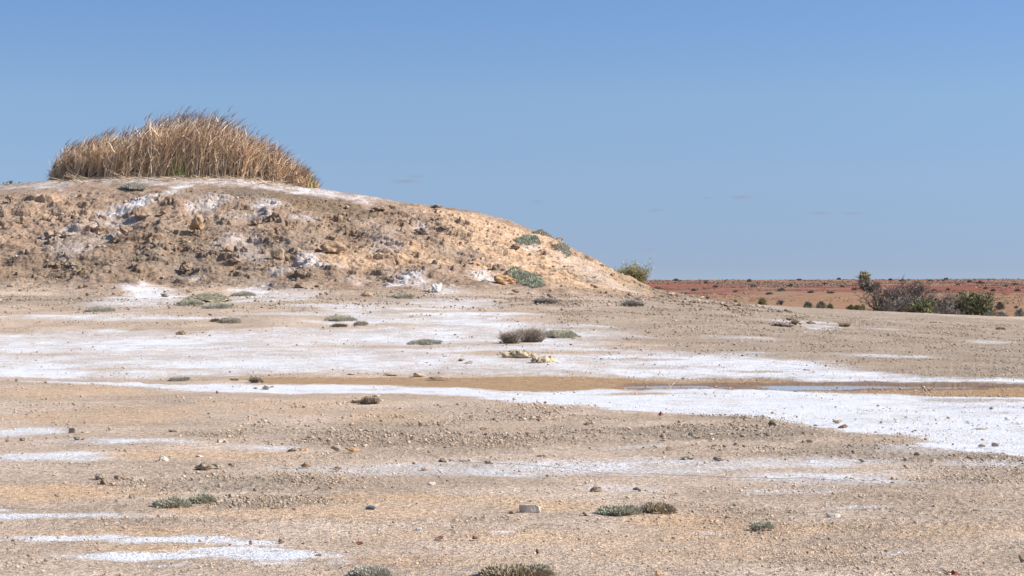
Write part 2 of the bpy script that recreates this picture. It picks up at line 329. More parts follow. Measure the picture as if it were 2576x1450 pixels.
def hill_mat():
    g = NT('weathered travertine and clay'); pos = g.n('ShaderNodeNewGeometry').outputs['Position']
    n1 = g.noise(pos, .5, 5, .6); n2 = g.noise(pos, 3.2, 8, .68); n3 = g.noise(pos, 11, 6, .65); n4 = g.noise(pos, 1.3, 10, .72, .5)
    salt = g.attr('salt'); orange = g.attr('orange'); dark = g.attr('dark'); foot = g.attr('foot')
    base = g.mix(g.ramp(n4, .38, .62), (.285, .19, .125), (.47, .335, .24))
    base = g.mix(g.ramp(n1, .5, .7, 0, .45), base, (.42, .34, .27))
    of = g.math('ADD', orange, g.math('MULTIPLY', g.math('SUBTRACT', n4, .5), 1.3))
    oc = g.mix(g.ramp(n2, .35, .65), (.50, .32, .19), (.68, .485, .325))
    base = g.mix(g.ramp(of, .2, .8), base, oc)
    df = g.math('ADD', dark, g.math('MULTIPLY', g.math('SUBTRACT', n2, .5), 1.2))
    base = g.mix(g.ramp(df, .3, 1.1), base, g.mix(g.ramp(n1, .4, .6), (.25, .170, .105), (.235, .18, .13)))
    sp = g.ramp(n3, .36, .64, .72, 1.15); cm = g.n('ShaderNodeCombineColor'); [g.l(sp, cm.inputs[i]) for i in range(3)]
    base = g.mix(1.0, base, cm.outputs[0], 'MULTIPLY')
    sf = g.math('ADD', salt, g.math('MULTIPLY', g.math('SUBTRACT', n4, .5), 2.0))
    sf = g.math('ADD', sf, g.math('MULTIPLY', g.math('SUBTRACT', n3, .5), 1.1))
    sm = g.math('MAXIMUM', g.ramp(sf, .42, 1.05), g.ramp(salt, .1, .8, 0, .38))
    ft = g.math('ADD', foot, g.math('MULTIPLY', g.math('SUBTRACT', n4, .5), .8)); base = g.mix(g.ramp(ft, .3, .9), base, g.mix(g.ramp(n2, .38, .66), (.55, .415, .30), (.70, .54, .40)))
    col = g.mix(sm, base, (.76, .72, .70))
    g.l(col, g.b.inputs['Base Color'])
    st = g.bump(g.math('ADD', g.math('MULTIPLY', n3, .4), n2), .8, .12)
    g.l(st, g.b.inputs['Normal'])
    return g.m
def plain_mat():
    g = NT('red gibber plain'); pos = g.n('ShaderNodeNewGeometry').outputs['Position']
    a = g.noise(g.vmul(pos, (.018, .006, 0)), 1.0, 8, .62); b = g.noise(g.vmul(pos, (.09, .03, 0)), 1.0, 8, .7); c = g.noise(pos, .9, 6, .7)
    red = g.mix(g.ramp(b, .35, .65), (.22, .072, .043), (.30, .11, .066))
    grass = g.mix(g.ramp(b, .4, .6), (.40, .25, .17), (.30, .19, .12))
    f = g.math('ADD', g.math('MULTIPLY', a, .55), g.math('MULTIPLY', b, .45))
    col = g.mix(g.ramp(f, .475, .56), red, grass)
    col = g.mix(g.ramp(c, .55, .75, 0, .4), col, (.16, .13, .09))
    oc = g.mix(g.ramp(c, .35, .65), (.25, .13, .07), (.40, .24, .135))
    of = g.math('ADD', g.attr('orange'), g.math('MULTIPLY', g.math('SUBTRACT', b, .5), .5))
    col = g.mix(g.ramp(of, .4, .6), col, oc)
    g.l(col, g.b.inputs['Base Color']); g.l(g.bump(c, .5, .3), g.b.inputs['Normal'])
    return g.m
def water_mat():
    g = NT('shallow spring water'); g.b.inputs['Base Color'].default_value = (.42, .42, .43, 1); g.b.inputs['Roughness'].default_value = .10
    g.b.inputs['Specular IOR Level'].default_value = .6; g.b.inputs['IOR'].default_value = 1.33
    pos = g.n('ShaderNodeNewGeometry').outputs['Position']; g.l(g.bump(g.noise(pos, 9, 3, .5), .006, .01), g.b.inputs['Normal']); return g.m
def tint_mat(name, rough=.9, noise=0.0, scale=30, bump=0.0, trans=0.0, salt=0.0):
    g = NT(name); g.b.inputs['Roughness'].default_value = rough
    c = g.attr('tint', 'Color'); oc = g.n('ShaderNodeTexCoord').outputs['Object']
    if noise:
        n = g.noise(oc, scale, 6, .65); v = g.ramp(n, .32, .68, 1 - noise, 1 + noise)
        cm = g.n('ShaderNodeCombineColor'); [g.l(v, cm.inputs[i]) for i in range(3)]
        c = g.mix(1.0, c, cm.outputs[0], 'MULTIPLY')
        if salt:
            n5 = g.noise(oc, scale * .35, 5, .7); c = g.mix(g.ramp(n5, .55, .75, 0, salt), c, (.74, .70, .66))
        if bump: g.l(g.bump(n, .8, bump), g.b.inputs['Normal'])
    g.l(c, g.b.inputs['Base Color']); return g.m
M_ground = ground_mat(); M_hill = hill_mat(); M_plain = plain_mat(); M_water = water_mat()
M_rock = tint_mat('stone', .95, .30, 22, .02, salt=.35); M_bigrock = tint_mat('crusted stone', .95, .35, 7, .06, salt=.6)
M_leaf = tint_mat('foliage', .85); M_twig = tint_mat('dry twigs', .9); M_reed = tint_mat('dry reed', .7); M_peb = tint_mat('gravel stone', .95)
M_wire = tint_mat('rusty wire', .6)

# ------------------------------------------------------------------ ground sheet
rows = [-20, -10, -3, 2, 5, 7, 8.5]
yv = F * EYE / (np.arange(620, 388, -.5) - HV); rows = np.concatenate([rows, yv[yv > 9.0]])
rows = np.concatenate([rows, np.arange(rows[-1] + .14, 84, .14), np.arange(84.3, 121.1, .75)])
aa = np.concatenate([np.linspace(-3.2, -.34, 36), np.linspace(-.30, .30, 1300), np.linspace(.34, 3.2, 36)])
Wd = np.sqrt(np.clip(rows, 0, None) ** 2 + 30.0) ; Wd = np.where(rows > 9, rows, Wd)
GY = np.repeat(rows[:, None], len(aa), 1); GX = aa[None, :] * Wd[:, None]
inner = (np.abs(aa) < .31)
g_salt = paint(GX, GY, SALT); g_salt = paint(GX, GY, SALT_CUT, g_salt)
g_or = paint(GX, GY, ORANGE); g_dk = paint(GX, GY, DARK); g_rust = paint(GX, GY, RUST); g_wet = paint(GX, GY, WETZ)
g_salt = g_salt * (1 - g_rust)
GZ = zbase(GX, GY) + micro(GX, GY, g_dk, g_salt) - .055 * g_wet - .02 * g_rust
_u = hill_parts(GX, GY)[1]; GZ = GZ - .25 * sstep(.12, .5, _u)
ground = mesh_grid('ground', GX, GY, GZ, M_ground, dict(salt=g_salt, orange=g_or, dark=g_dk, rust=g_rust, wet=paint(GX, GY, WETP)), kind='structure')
def mask_at(x, y):                                  # cover at single points
    x = np.atleast_1d(np.asarray(x, float)); y = np.atleast_1d(np.asarray(y, float))
    s = paint(x, y, SALT); s = paint(x, y, SALT_CUT, s); return s, paint(x, y, DARK), paint(x, y, RUST), paint(x, y, ORANGE)

# water in the shallow channel
wq = np.array([flat(1560, 974), flat(1560, 962), flat(2100, 961), flat(2700, 967), flat(2700, 979), flat(2000, 982)])
mb = MB(); mb.add([(p[0], p[1], -.036) for p in wq], [list(range(4)), [0, 3, 4, 5]], (1, 1, 1))
water = mb.build('stream_water', M_water); tag(water, None, None, kind='structure')

# ------------------------------------------------------------------ hill
def hill_relief(x, y, t, up):
    s = y * 1.12 + up * .9                           # distance up the slope
    face = .22 * sstep(.0, .12, t) + .78 * sstep(.20, .48, t); rgt = sstep(-9, -1, x); face = face * ((1 - rgt) * sstep(.93, .78, t) + rgt * (.35 + .65 * sstep(1.0, .85, t)) * sstep(1.6, 1.1, t))
    right = sstep(-3, 2, x)
    a = x * math.cos(R(-38)) - s * math.sin(R(-38)); b = x * math.sin(R(-38)) + s * math.cos(R(-38))
    strat = ridge(a * .35, b * 1.3, .9, 4, 2)        # bedding that runs down to the right
    lump = fbm(x, s, .42, 2, 6) * .75
    rk = ridge(x, s, .55, 5, 4)
    fine = fbm(x, s, 3.2, 4, 8, .62)
    bl = np.clip(fbm(x, s, 1.5, 4, 9, .6) * 2.4, -.35, .7); bl = np.where(bl > .1, .1 + (bl - .1) * .45 + .2 * sstep(.1, .2, bl), bl)
    big = np.clip(fbm(x, s * 1.3, .8, 5, 15, .55) - .16, 0, None); big = .12 * sstep(0, .05, big - .07) + big * .2; crk = sstep(.07, .0, np.abs(perlin(x * .9 + s * .25 + .5 * fbm(x, s, 1.2, 2, 41), s * 1.5))) * sstep(.0, .25, fbm(x, s, .5, 2, 44)); cr2 = sstep(.10, .0, np.abs(perlin(a * .55 + .5 * fbm(x, s, 1.1, 2, 42), b * 1.9 + 7))) * sstep(-.05, .2, fbm(x, s, .45, 2, 45))
    gul = -np.abs(perlin(x * .45 + .3 * fbm(x, s, .7, 2, 47), s * .06 + 3)) * .5   # outcrops with a broken rim
    d = (1 - right) * (lump * .42 + (rk - .5) * .07 + big * .9 + bl * .07 - crk * .13 + gul * .35) + right * (lump * .3 + (strat - .5) * .30 + bl * .04 + big * .25 - cr2 * .12)
    d = d + fine * .075
    return d * face + fine * .05 * sstep(0, .1, t) * (1 - face) * sstep(-12, 0, x)
HY = np.concatenate([np.arange(53.2, 60, .06), np.arange(60, 70, .042), np.arange(70, 77, .06), np.arange(77, 106, .6)])
HX = np.concatenate([np.arange(-42, -21, .35), np.arange(-21, 11.8, .028)])
hX, hY = np.meshgrid(HX, HY)
zb, up, t = hill_parts(hX, hY)
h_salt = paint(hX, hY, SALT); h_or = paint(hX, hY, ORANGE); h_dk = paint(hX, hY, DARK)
rel = hill_relief(hX, hY, t, np.clip(up, 0, None))
k = sstep(.0, .5, up)
mic = micro(hX, hY, h_dk, h_salt)
hz = zb + np.clip(up, 0, None) + rel * k * .8 + mic + np.where(up <= .02, -.12, 0) - .1 * sstep(.12, .0, up)
hy = hY - rel * k * .75 * sstep(76, 74, hY)
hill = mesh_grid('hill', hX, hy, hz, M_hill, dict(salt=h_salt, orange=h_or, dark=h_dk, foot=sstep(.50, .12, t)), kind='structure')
def zfull(x, y):
    x = np.asarray(x, float); y = np.asarray(y, float)
    zb, up, t = hill_parts(x, y)
    rel = hill_relief(x, y, t, np.clip(up, 0, None)); k = sstep(0, .5, up)
    return zb + np.clip(up, 0, None) + rel * k * .8

# ------------------------------------------------------------------ far plain
py = np.concatenate([np.arange(120.4, 260, 1.0), np.geomspace(261, 9000, 260)])
pa = np.linspace(-1.1, 1.1, 900)
pY = np.repeat(py[:, None], len(pa), 1); pX = pa[None, :] * py[:, None]
pz = zbase(pX, pY) + .06 * fbm(pX, pY, .15, 4, 3) * np.clip(pY / 150, 1, 6) + .25 * fbm(pX, pY, .02, 3, 5) * sstep(200, 500, pY)
p_or = sstep(215, 180, pY + 25 * fbm(pX, pY, .03, 3, 9)) 
plain = mesh_grid('plain', pX, pY, pz, M_plain, dict(orange=p_or), kind='structure')

# ------------------------------------------------------------------ stones
def ico(sub):
    import bmesh
    bm = bmesh.new(); bmesh.ops.create_icosphere(bm, subdivisions=sub, radius=1.0)
    v = np.array([q.co[:] for q in bm.verts]); f = np.array([[w.index for w in p.verts] for p in bm.faces]); bm.free(); return v, f
I1, I2, I3, I4 = ico(1), ico(2), ico(3), ico(4)
def rock_shape(rs, sub, blocky=.5, rough=.25):
    v, f = sub; v = v.copy()
    for _ in range(9):                               # chip flat faces off the ball
        n = rs.normal(size=3); n /= np.linalg.norm(n); d = rs.uniform(.45, .85) * (1.1 - blocky * .35)
        s = v @ n; v = v - np.outer(np.clip(s - d, 0, None), n)
    if rough:
        o = rs.rand(3) * 50
        nn = perlin(v[:, 0] * 1.6 + o[0] + v[:, 2], v[:, 1] * 1.6 + o[1] - v[:, 2] * .7) * rough
        nn += perlin(v[:, 0] * 4.1 + o[1] + v[:, 2] * 2, v[:, 1] * 4.1 + o[2] + v[:, 2]) * rough * .5
        if len(v) > 300: nn += perlin(v[:, 0] * 10 + o[1] + v[:, 2] * 7, v[:, 1] * 10 + o[2] + v[:, 2] * 5) * rough * .28
        v = v * (1 + nn)[:, None]
    v -= (v.max(0) + v.min(0)) / 2
    return v / ((v.max(0) - v.min(0)) / 2), f
RC = dict(grey=(.37, .30, .225), dark=(.28, .215, .15), tan=(.50, .38, .25), brown=(.30, .20, .125), orange=(.55, .34, .17), yellow=(.60, .47, .29),
          gsoil=(.60, .46, .33), gsoil2=(.47, .365, .265), ggrey=(.375, .30, .225), gdk=(.27, .205, .145), red=(.27, .11, .075), pale=(.62, .54, .45), white=(.60, .565, .54), blue=(.30, .31, .30), pink=(.50, .34, .27))
def rock(u, v, w, h, colr, label, shape='b', name='rock', group=None, big=False):
    x, y = hit(u, v); sc = y / F / K
    ww = w * sc / 2; hh = h * sc / 2 * (1.4 if v > 1010 else 1.15)
    dd = ww * {'b': .8, 's': .75, 'k': .5, 'l': .9}[shape]
    rs = np.random.RandomState(int(abs(u * 31 + v * 7)) % 99991)
    vv, f = rock_shape(rs, I4 if w > 22 else I3, .9 if shape in 'sk' else .5, .16 if shape == 'k' else .42)
    if shape == 'k': vv = np.sign(vv) * np.abs(vv) ** .45
    if shape == 'l': vv = vv * np.array([1, 1, 1]); vv[:, 2] = np.round(vv[:, 2] * 2.2) / 2.2 * .6 + vv[:, 2] * .4   # bedded ledge
    a = rs.uniform(-.35, .35); ca, sa = math.cos(a), math.sin(a)
    vv = vv * np.array([ww, dd, hh]); vv = vv @ np.array([[ca, -sa, 0], [sa, ca, 0], [0, 0, 1]]).T
    z0 = float(zfull(x, y + dd * .6))
    mb = MB(); c = np.array(RC[colr]) * rs.uniform(.88, 1.1)
    if v < 700 and u < 900: c = c * .35 + np.array((.37, .26, .175)) * .65        # outcrops are of the hill's own stuff
    vv[:, 2] *= 1.35 if shape == 'l' else 1.0
    if shape == 'l':                                 # a ledge is several bedded lumps grown together
        for q in range(7):
            v2, f2 = rock_shape(rs, I3, .8, .40); k_ = rs.uniform(.28, .5); off = (q / 6 * 2 - 1) * .72
            tp_ = 1 - .45 * abs(off)
            mb.add(v2 * np.array([ww * k_, dd * k_ * 1.3, hh * rs.uniform(.55, .95) * tp_]) + np.array([ww * off, dd * rs.uniform(-.35, .2), hh * .45 * tp_]), f2, c * rs.uniform(.72, 1.15))
        vv = vv * np.array([.8, .8, .55])
    mb.add(vv + np.array([0, 0, hh * (.3 if shape == 'l' else .72)]), f, c)
    o = mb.build(name, M_bigrock if (big or w > 30) else M_rock, smooth=False)
    o.location = (x, y + dd * .6, z0)
    return tag(o, label, 'rock', group)
ROCKS = [
 (453,844,27,12,'brown','jagged brown rock lying alone on the left part of the white salt flat','b'),
 (667,980,20,10,'dark','dark knobbly stone on the white strip below the two small brown shrubs','b'),
 (683,977,14,6,'brown','low brown stone touching the dark knobbly stone on the white strip','b'),
 (644,979,13,5,'tan','small rounded tan stone left of the dark knobbly stone on the white strip','b'),
 (546,991,6,8,'dark','thin dark stone standing on the far edge of the tan bank','b'),
 (41,961,9,8,'dark','dark stone standing where the tan bank meets the salt at the far left','b'),
 (182,1091,22,12,'grey','squarish grey block with a sharp shadow beside a low tan slab, left foreground','k'),
 (212,1091,28,6,'tan','low tan slab butting against the squarish grey block, left foreground','s'),
 (55,1109,15,6,'brown','small brown stone on the salt streak nearest the left edge','b'),
 (199,1109,37,8,'grey','flat grey stone in the salt streak below the squarish grey block','s'),
 (435,1090,24,7,'grey','low grey stone at the left end of a smooth grey rise','s'),
 (409,1163,30,16,'pale','pale grey pointed lump on the orange ground between two salt streaks','b'),
 (426,1152,14,5,'pale','small pale slab just behind the pale grey pointed lump','s'),
 (509,1183,44,16,'grey','largest rounded grey boulder of the left foreground with a shaded left face','b'),
 (546,1178,28,12,'grey','grey stone touching the right side of the largest left boulder','b'),
 (582,1173,20,6,'dark','flat dark stone just right of the pair of grey boulders','s'),
 (249,1208,30,14,'grey','rounded grey stone, upper one of the close trio at far left','b'),
 (261,1222,32,14,'dark','dark jagged stone, lowest of the close trio at far left','b'),
 (296,1209,22,10,'dark','dark stone with a tan slab on its right, trio at far left','b'),
 (314,1208,22,7,'tan','tan slab leaning against the dark stone of the far left trio','s'),
 (560,1114,30,8,'pale','flat pale slab at the near edge of the smooth grey rise','s'),
 (735,1137,24,8,'dark','dark flat stone beside an orange slab on the salt streak','s'),
 (760,1135,24,6,'orange','flat orange slab right of the dark flat stone on the salt streak','s'),
 (844,1136,28,13,'grey','lumpy grey stone left of a long orange-tan slab','b'),
 (889,1137,38,9,'orange','long orange-tan slab between lumpy grey stones in the middle foreground','s'),
 (726,1174,25,7,'tan','thin tan slab left of the brown split rock','s'),
 (769,1175,28,10,'brown','brown split rock with a lit tan right side','b'),
 (846,1184,26,9,'brown','bowl-shaped brown stone right of the brown split rock','s'),
 (728,1079,22,6,'dark','small dark clod cluster at the upper middle of the near bank','b'),
 (782,1106,22,9,'grey','grey crumbly clod above the dark flat stone and orange slab','b'),
 (501,1151,22,5,'pale','low pale slab on the orange ground above the largest left boulder','s'),
 (413,747,22,9,'dark','dark brown rock in the white salt apron left of the big green cushion mat','b'),
 (737,706,28,12,'dark','dark overhanging rock at the foot of the brown slope','l'),
 (756,726,32,14,'brown','knobbly brown rock just below the dark overhanging rock at the slope foot','b'),
 (696,1282,16,10,'brown','small brown cube-like stone right of the crumbly grey heaps','k'),
 (584,1278,27,12,'grey','crumbly grey heap right of the two foreground cushion mats','b'),
 (578,1256,27,10,'grey','upper crumbly grey heap behind the one beside the cushion mats','b'),
 (742,1287,20,7,'pink','pinkish flat stone near the small cube-like stone','s'),
 (708,1367,20,9,'grey','grey stone with a pale right side above the lowest salt patch','b'),
 (629,1372,9,9,'red','small upright dark red stone on the lowest salt patch','k'),
 (578,1374,9,4,'red','tiny flat red stone left of the upright red one on the salt','s'),
 (801,1402,20,6,'red','flat dull red stone at the right end of the lowest salt patch','s'),
 (144,1251,18,7,'grey','small grey peaked stone on the bright orange ground at far left','b'),
 (331,1255,18,9,'dark','small dark stone above the left foreground cushion mat','b'),
 (1333,1292,54,18,'pale','pale grey brick-shaped block lying long side to the viewer','k'),
 (1290,1295,20,9,'dark','dark pointed clod at the left end of the brick-shaped block','b'),
 (933,1285,38,10,'blue','blue-grey flat lichen-covered stone in the middle foreground','s'),
 (1116,1164,26,11,'grey','grey block where the wire passes, with a pale slab on its right','b'),
 (1140,1162,26,6,'pale','pale slab touching the grey block beside the wire','s'),
 (1168,1164,26,5,'brown','thin brown slab lying along the wire','s'),
 (1232,1170,24,9,'grey','lumpy grey stone right of the thin brown slab on the wire','b'),
 (1069,1182,25,5,'pink','thin pinkish slab on the salt dusting below the wire','s'),
 (1086,1223,22,8,'pale','small pale stone with a pointed dark left end below the wire','b'),
 (1216,1084,20,7,'brown','thin brown stone tilted up on one end in the middle of the bank','s'),
 (1328,1095,12,6,'brown','small rounded brown stone right of the tilted thin stone','b'),
 (1282,1100,14,7,'grey','small grey clod between the tilted stone and the rounded brown one','b'),
 (1478,1069,22,6,'tan','tan flat stone in the upper part of the bank right of centre','s'),
 (1362,1151,25,6,'grey','flat greenish-grey stone on the dusting of salt right of centre','s'),
 (1500,1239,32,12,'dark','dark lumpy clod standing alone below the wire','b'),
 (1604,1237,24,8,'grey','low grey clod right of the dark lumpy one below the wire','b'),
 (1663,1046,12,9,'red','dark red pointed stone at the border of bank and white flat','b'),
 (1107,1358,28,7,'red','long dark red stone among the orange gravel of the near foreground','s'),
 (1119,1359,8,8,'pale','small pale stone touching the right end of the long dark red stone','b'),
 (1195,1358,16,7,'red','rounded reddish stone right of the long dark red one','b'),
 (904,1371,20,7,'red','brownish red stone in the near foreground left of the long red one','b'),
 (1352,1393,9,9,'red','small upright red stone near the bottom edge','k'),
 (1052,1334,20,5,'white','white chip above the long dark red stone','s'),
 (947,1000,22,6,'pale','pale slab at the bank top just behind the brown twiggy shrub','s'),
 (1474,1299,20,8,'grey','small grey stone left of the brown and green foreground mats','b'),
 (2110,1065,27,7,'tan','tan slab out on the big white flat','s'),
 (2122,1080,26,10,'brown','brown block where the near bank tapers into the white flat','b'),
 (2033,1117,33,9,'tan','smooth tan wedge-shaped stone at the right end of the dark stony patch','s'),
 (1684,1135,22,10,'dark','dark stone at the near edge of the dark stony patch','b'),
 (1732,1157,36,7,'grey','flat crumbly slab in the salt dusting, left of a matching one','s'),
 (1814,1160,38,8,'grey','flat crumbly slab in the salt dusting, right one of the two','s'),
 (1741,1098,22,9,'grey','grey block in the left half of the dark stony patch','b'),
 (1945,1072,26,14,'dark','tallest dark clod on top of the dark stony patch','b'),
 (1965,1102,12,9,'dark','small squarish clod in front of the tallest dark clod','k'),
 (2467,1084,38,6,'tan','long low tan slab on the white flat near the right edge','s'),
 (2389,1084,10,4,'brown','tiny brown stone alone on the white flat left of the long low slab','b'),
 (2099,1304,38,9,'pale','pale oblong block in the right foreground','k'),
 (2236,1310,27,5,'dark','thin dark flat stone right of the pale oblong block','s'),
 (1832,1304,20,8,'grey','small grey stone left of the pale oblong block','b'),
 (2455,1290,16,7,'brown','small brown pointed stone in the right foreground','b'),
 (2403,1454,48,14,'red','reddish brown rock cut by the bottom edge','b'),
 (2573,1416,20,14,'dark','dark rock cut by the right edge near the bottom','b'),
 (1657,1447,16,9,'orange','orange stone at the bottom edge','b'),
 (2309,1146,20,8,'dark','dark stone on the far right stretch of stony ground','b'),
 (2203,1213,12,6,'dark','small dark stone on the wide pale salt dusting','b'),
 (2144,1210,16,6,'brown','small brown stone left of the dark one on the pale dusting','b'),
 (2091,1380,18,6,'pale','small pale stone in the lower right foreground','s'),
 (2505,1123,22,8,'grey','grey stone near the right edge where dirt meets the white flat','b'),
 (1305,903,80,34,'yellow','large craggy yellow and white rock on the salt flat below the grey bush','l'),
 (1372,914,66,28,'yellow','second craggy yellow rock, lower and to the right of the large one','l'),
 (1160,908,18,6,'brown','small brown stone left of the yellow rocks, the upper one of two','b'),
 (1179,915,26,7,'grey','flat grey stone left of the yellow rocks, the lower one of two','s'),
 (1053,949,36,11,'tan','tan rock at the left end of the line of stones above the rusty channel','b'),
 (1098,954,48,5,'brown','long thin broken slab above the rusty channel','s'),
 (984,946,40,7,'tan','low tan ledge above the rusty channel left of the bigger tan rock','s'),
 (884,944,24,4,'tan','smallest low ledge at the far left above the rusty channel','s'),
 (2030,933,22,4,'tan','low pale stone on the brown flat above the channel at right','s'),
 (2003,988,14,4,'red','small flat dark stone on the salt just above the water','s'),
 (924,746,31,11,'orange','orange rock with a dark left side on the apron below the hill','b'),
 (1271,714,60,24,'orange','big orange boulder left of the long green mat on the hill foot','b'),
 (1254,674,36,18,'dark','dark brown boulder on the slope above the big orange boulder','b'),
 (1098,734,28,22,'white','salt-whitened boulder at the foot of the slope','b'),
 (1079,736,10,8,'dark','small dark stone left of the salt-whitened boulder','b'),
 (1404,604,24,10,'dark','dark rock perched on the skyline of the right slope','b'),
 (1098,523,36,8,'dark','dark flat slab on the skyline near the white hilltop','s'),
 (1297,633,26,16,'brown','cleft brown outcrop on the orange slope','b'),
 (1330,645,16,13,'brown','smaller brown outcrop right of the cleft one','b'),
 (1297,737,22,9,'brown','brown stone below the left end of the long green mat','b'),
 (1335,741,24,7,'tan','tan stone below the middle of the long green mat','b'),
 (1540,695,16,10,'brown','brown knob on the lower right slope near the yellow-green bush','b'),
 (1605,755,22,7,'brown','low brown stone at the toe of the hill','s'),
 (1720,768,30,6,'brown','flat brown ledge in the rubble fan right of the hill','s'),
 (1830,772,38,8,'brown','longest brown ledge in the rubble fan right of the hill','s'),
 (1865,772,24,8,'brown','brown ledge right of the longest one in the rubble fan','s'),
 (1968,822,50,14,'dark','dark layered rock ledge on the gravel slope at right','l'),
 (1988,806,22,6,'brown','small brown ledge just above the dark layered one','s'),
 (2040,815,26,8,'brown','brown ledge between the dark layered ledge and the white patch','s'),
 (29,509,24,17,'brown','rounded outcrop with a dark left side near the left end of the hill','b'),
 (146,592,64,24,'tan','long salt-frosted outcrop with an undercut shadow on the left of the hill','l'),
 (242,583,50,24,'brown','brown outcrop right of the long salt-frosted one','b'),
 (357,551,44,28,'brown','hollowed brown outcrop below the pale streak on the hill','b'),
 (315,590,36,22,'brown','brown outcrop with a deep shadow under the hollowed one','b'),
 (56,562,15,18,'dark','narrow dark outcrop on the pink left part of the hill','b'),
 (128,666,24,11,'dark','dark stone with a black shadow low on the left of the hill','b'),
 (181,672,26,10,'blue','bluish grey rounded stone low on the left of the hill','b'),
 (492,590,40,42,'orange','tall orange outcrop with a black shadow down its left side','b'),
 (641,568,24,13,'dark','dark brown stone on the middle of the hill','b'),
 (572,633,30,18,'brown','brown outcrop in the middle of the lower slope','b'),
 (590,659,34,14,'brown','wedge of brown rock with a black hollow beneath it','b'),
 (697,651,40,26,'tan','broad tan block with a dark cleft on its left','k'),
 (838,641,66,32,'orange','long orange outcrop with a ribbed face in the middle of the hill','b'),
 (464,675,32,14,'brown','brown slab low on the brown slope left of centre','s'),
 (411,534,26,9,'dark','small dark ledge high on the hill below the reeds','s'),
 (1060,578,40,16,'dark','dark craggy outcrop high on the slope between brown and orange ground','b'),
 (950,530,40,9,'brown','brown bedded ledge running down the upper slope','s'),
 (1120,575,34,8,'brown','short bedded ledge on the orange slope','s'),
]
for r in ROCKS: rock(*r)
# further stones in their groups; each keeps to its own patch of ground
def scatter(n, box, sizes, cols, label, group, seed):
    rs = np.random.RandomState(seed); protos = [rock_shape(rs, I2, .7, .5) for _ in range(5)]; done = 0; meshes = []
    for i, (v, f) in enumerate(protos):
        mb = MB(); c = np.array(RC[cols[i % len(cols)]]) * rs.uniform(.9, 1.15)
        mb.add(v * np.array([1, .8, .62]), f, c); o = mb.build('stone', M_peb); meshes.append(o.data); bpy.data.objects.remove(o)
    for i in range(n):
        u = rs.uniform(box[0], box[2]); v = rs.uniform(box[1], box[3]); x, y = hit(u, v)
        s = sizes[0] + (sizes[1] - sizes[0]) * rs.rand() ** 2.2
        s = s * y / F / K / 2
        o = bpy.data.objects.new('stone', meshes[rs.randint(5)]); COL.objects.link(o)
        o.location = (x, y, float(zfull(x, y)) + s * .3 + .01); o.scale = (s * rs.uniform(.8, 1.4), s, s * rs.uniform(.7, 1.1)); o.rotation_euler = (0, 0, rs.uniform(0, 6.28))
        tag(o, label, 'stone', group)
scatter(34, (1650, 1062, 2060, 1130), (5, 15), ['grey', 'dark', 'grey', 'brown', 'pale'], 'small grey-brown clod in the dark stony patch bordering the white flat', 'clods of the dark stony patch', 1)
scatter(26, (2000, 1110, 2520, 1165), (5, 16), ['dark', 'grey', 'brown'], 'small dark stone on the strip of stones right of the dark patch', 'stones of the right strip', 2)
scatter(26, (430, 1175, 900, 1265), (6, 17), ['grey', 'pale', 'dark', 'brown'], 'small grey stone on the stony strip around the largest left boulder', 'stones of the left strip', 3)
scatter(22, (830, 1060, 1500, 1140), (5, 15), ['grey', 'dark', 'tan', 'brown'], 'small stone scattered over the middle of the near bank', 'stones of the middle bank', 4)
scatter(14, (600, 1310, 1500, 1420), (5, 14), ['red', 'brown', 'grey'], 'small reddish stone in the gravel of the near foreground', 'reddish stones of the near foreground', 5)
scatter(26, (0, 690, 820, 745), (5, 16), ['brown', 'dark', 'tan'], 'small brown stone strewn along the foot of the hill on the left', 'stones along the left hill foot', 6)
scatter(16, (1480, 735, 1950, 775), (5, 15), ['brown', 'tan', 'pink'], 'small tan stone in the rubble fan right of the hill', 'stones of the rubble fan', 7)

scatter(44, (2130, 1035, 2570, 1088), (4, 13), ['white', 'pale', 'white'], 'small white salt clod on the rough right part of the big white flat', 'salt clods of the white flat', 8)
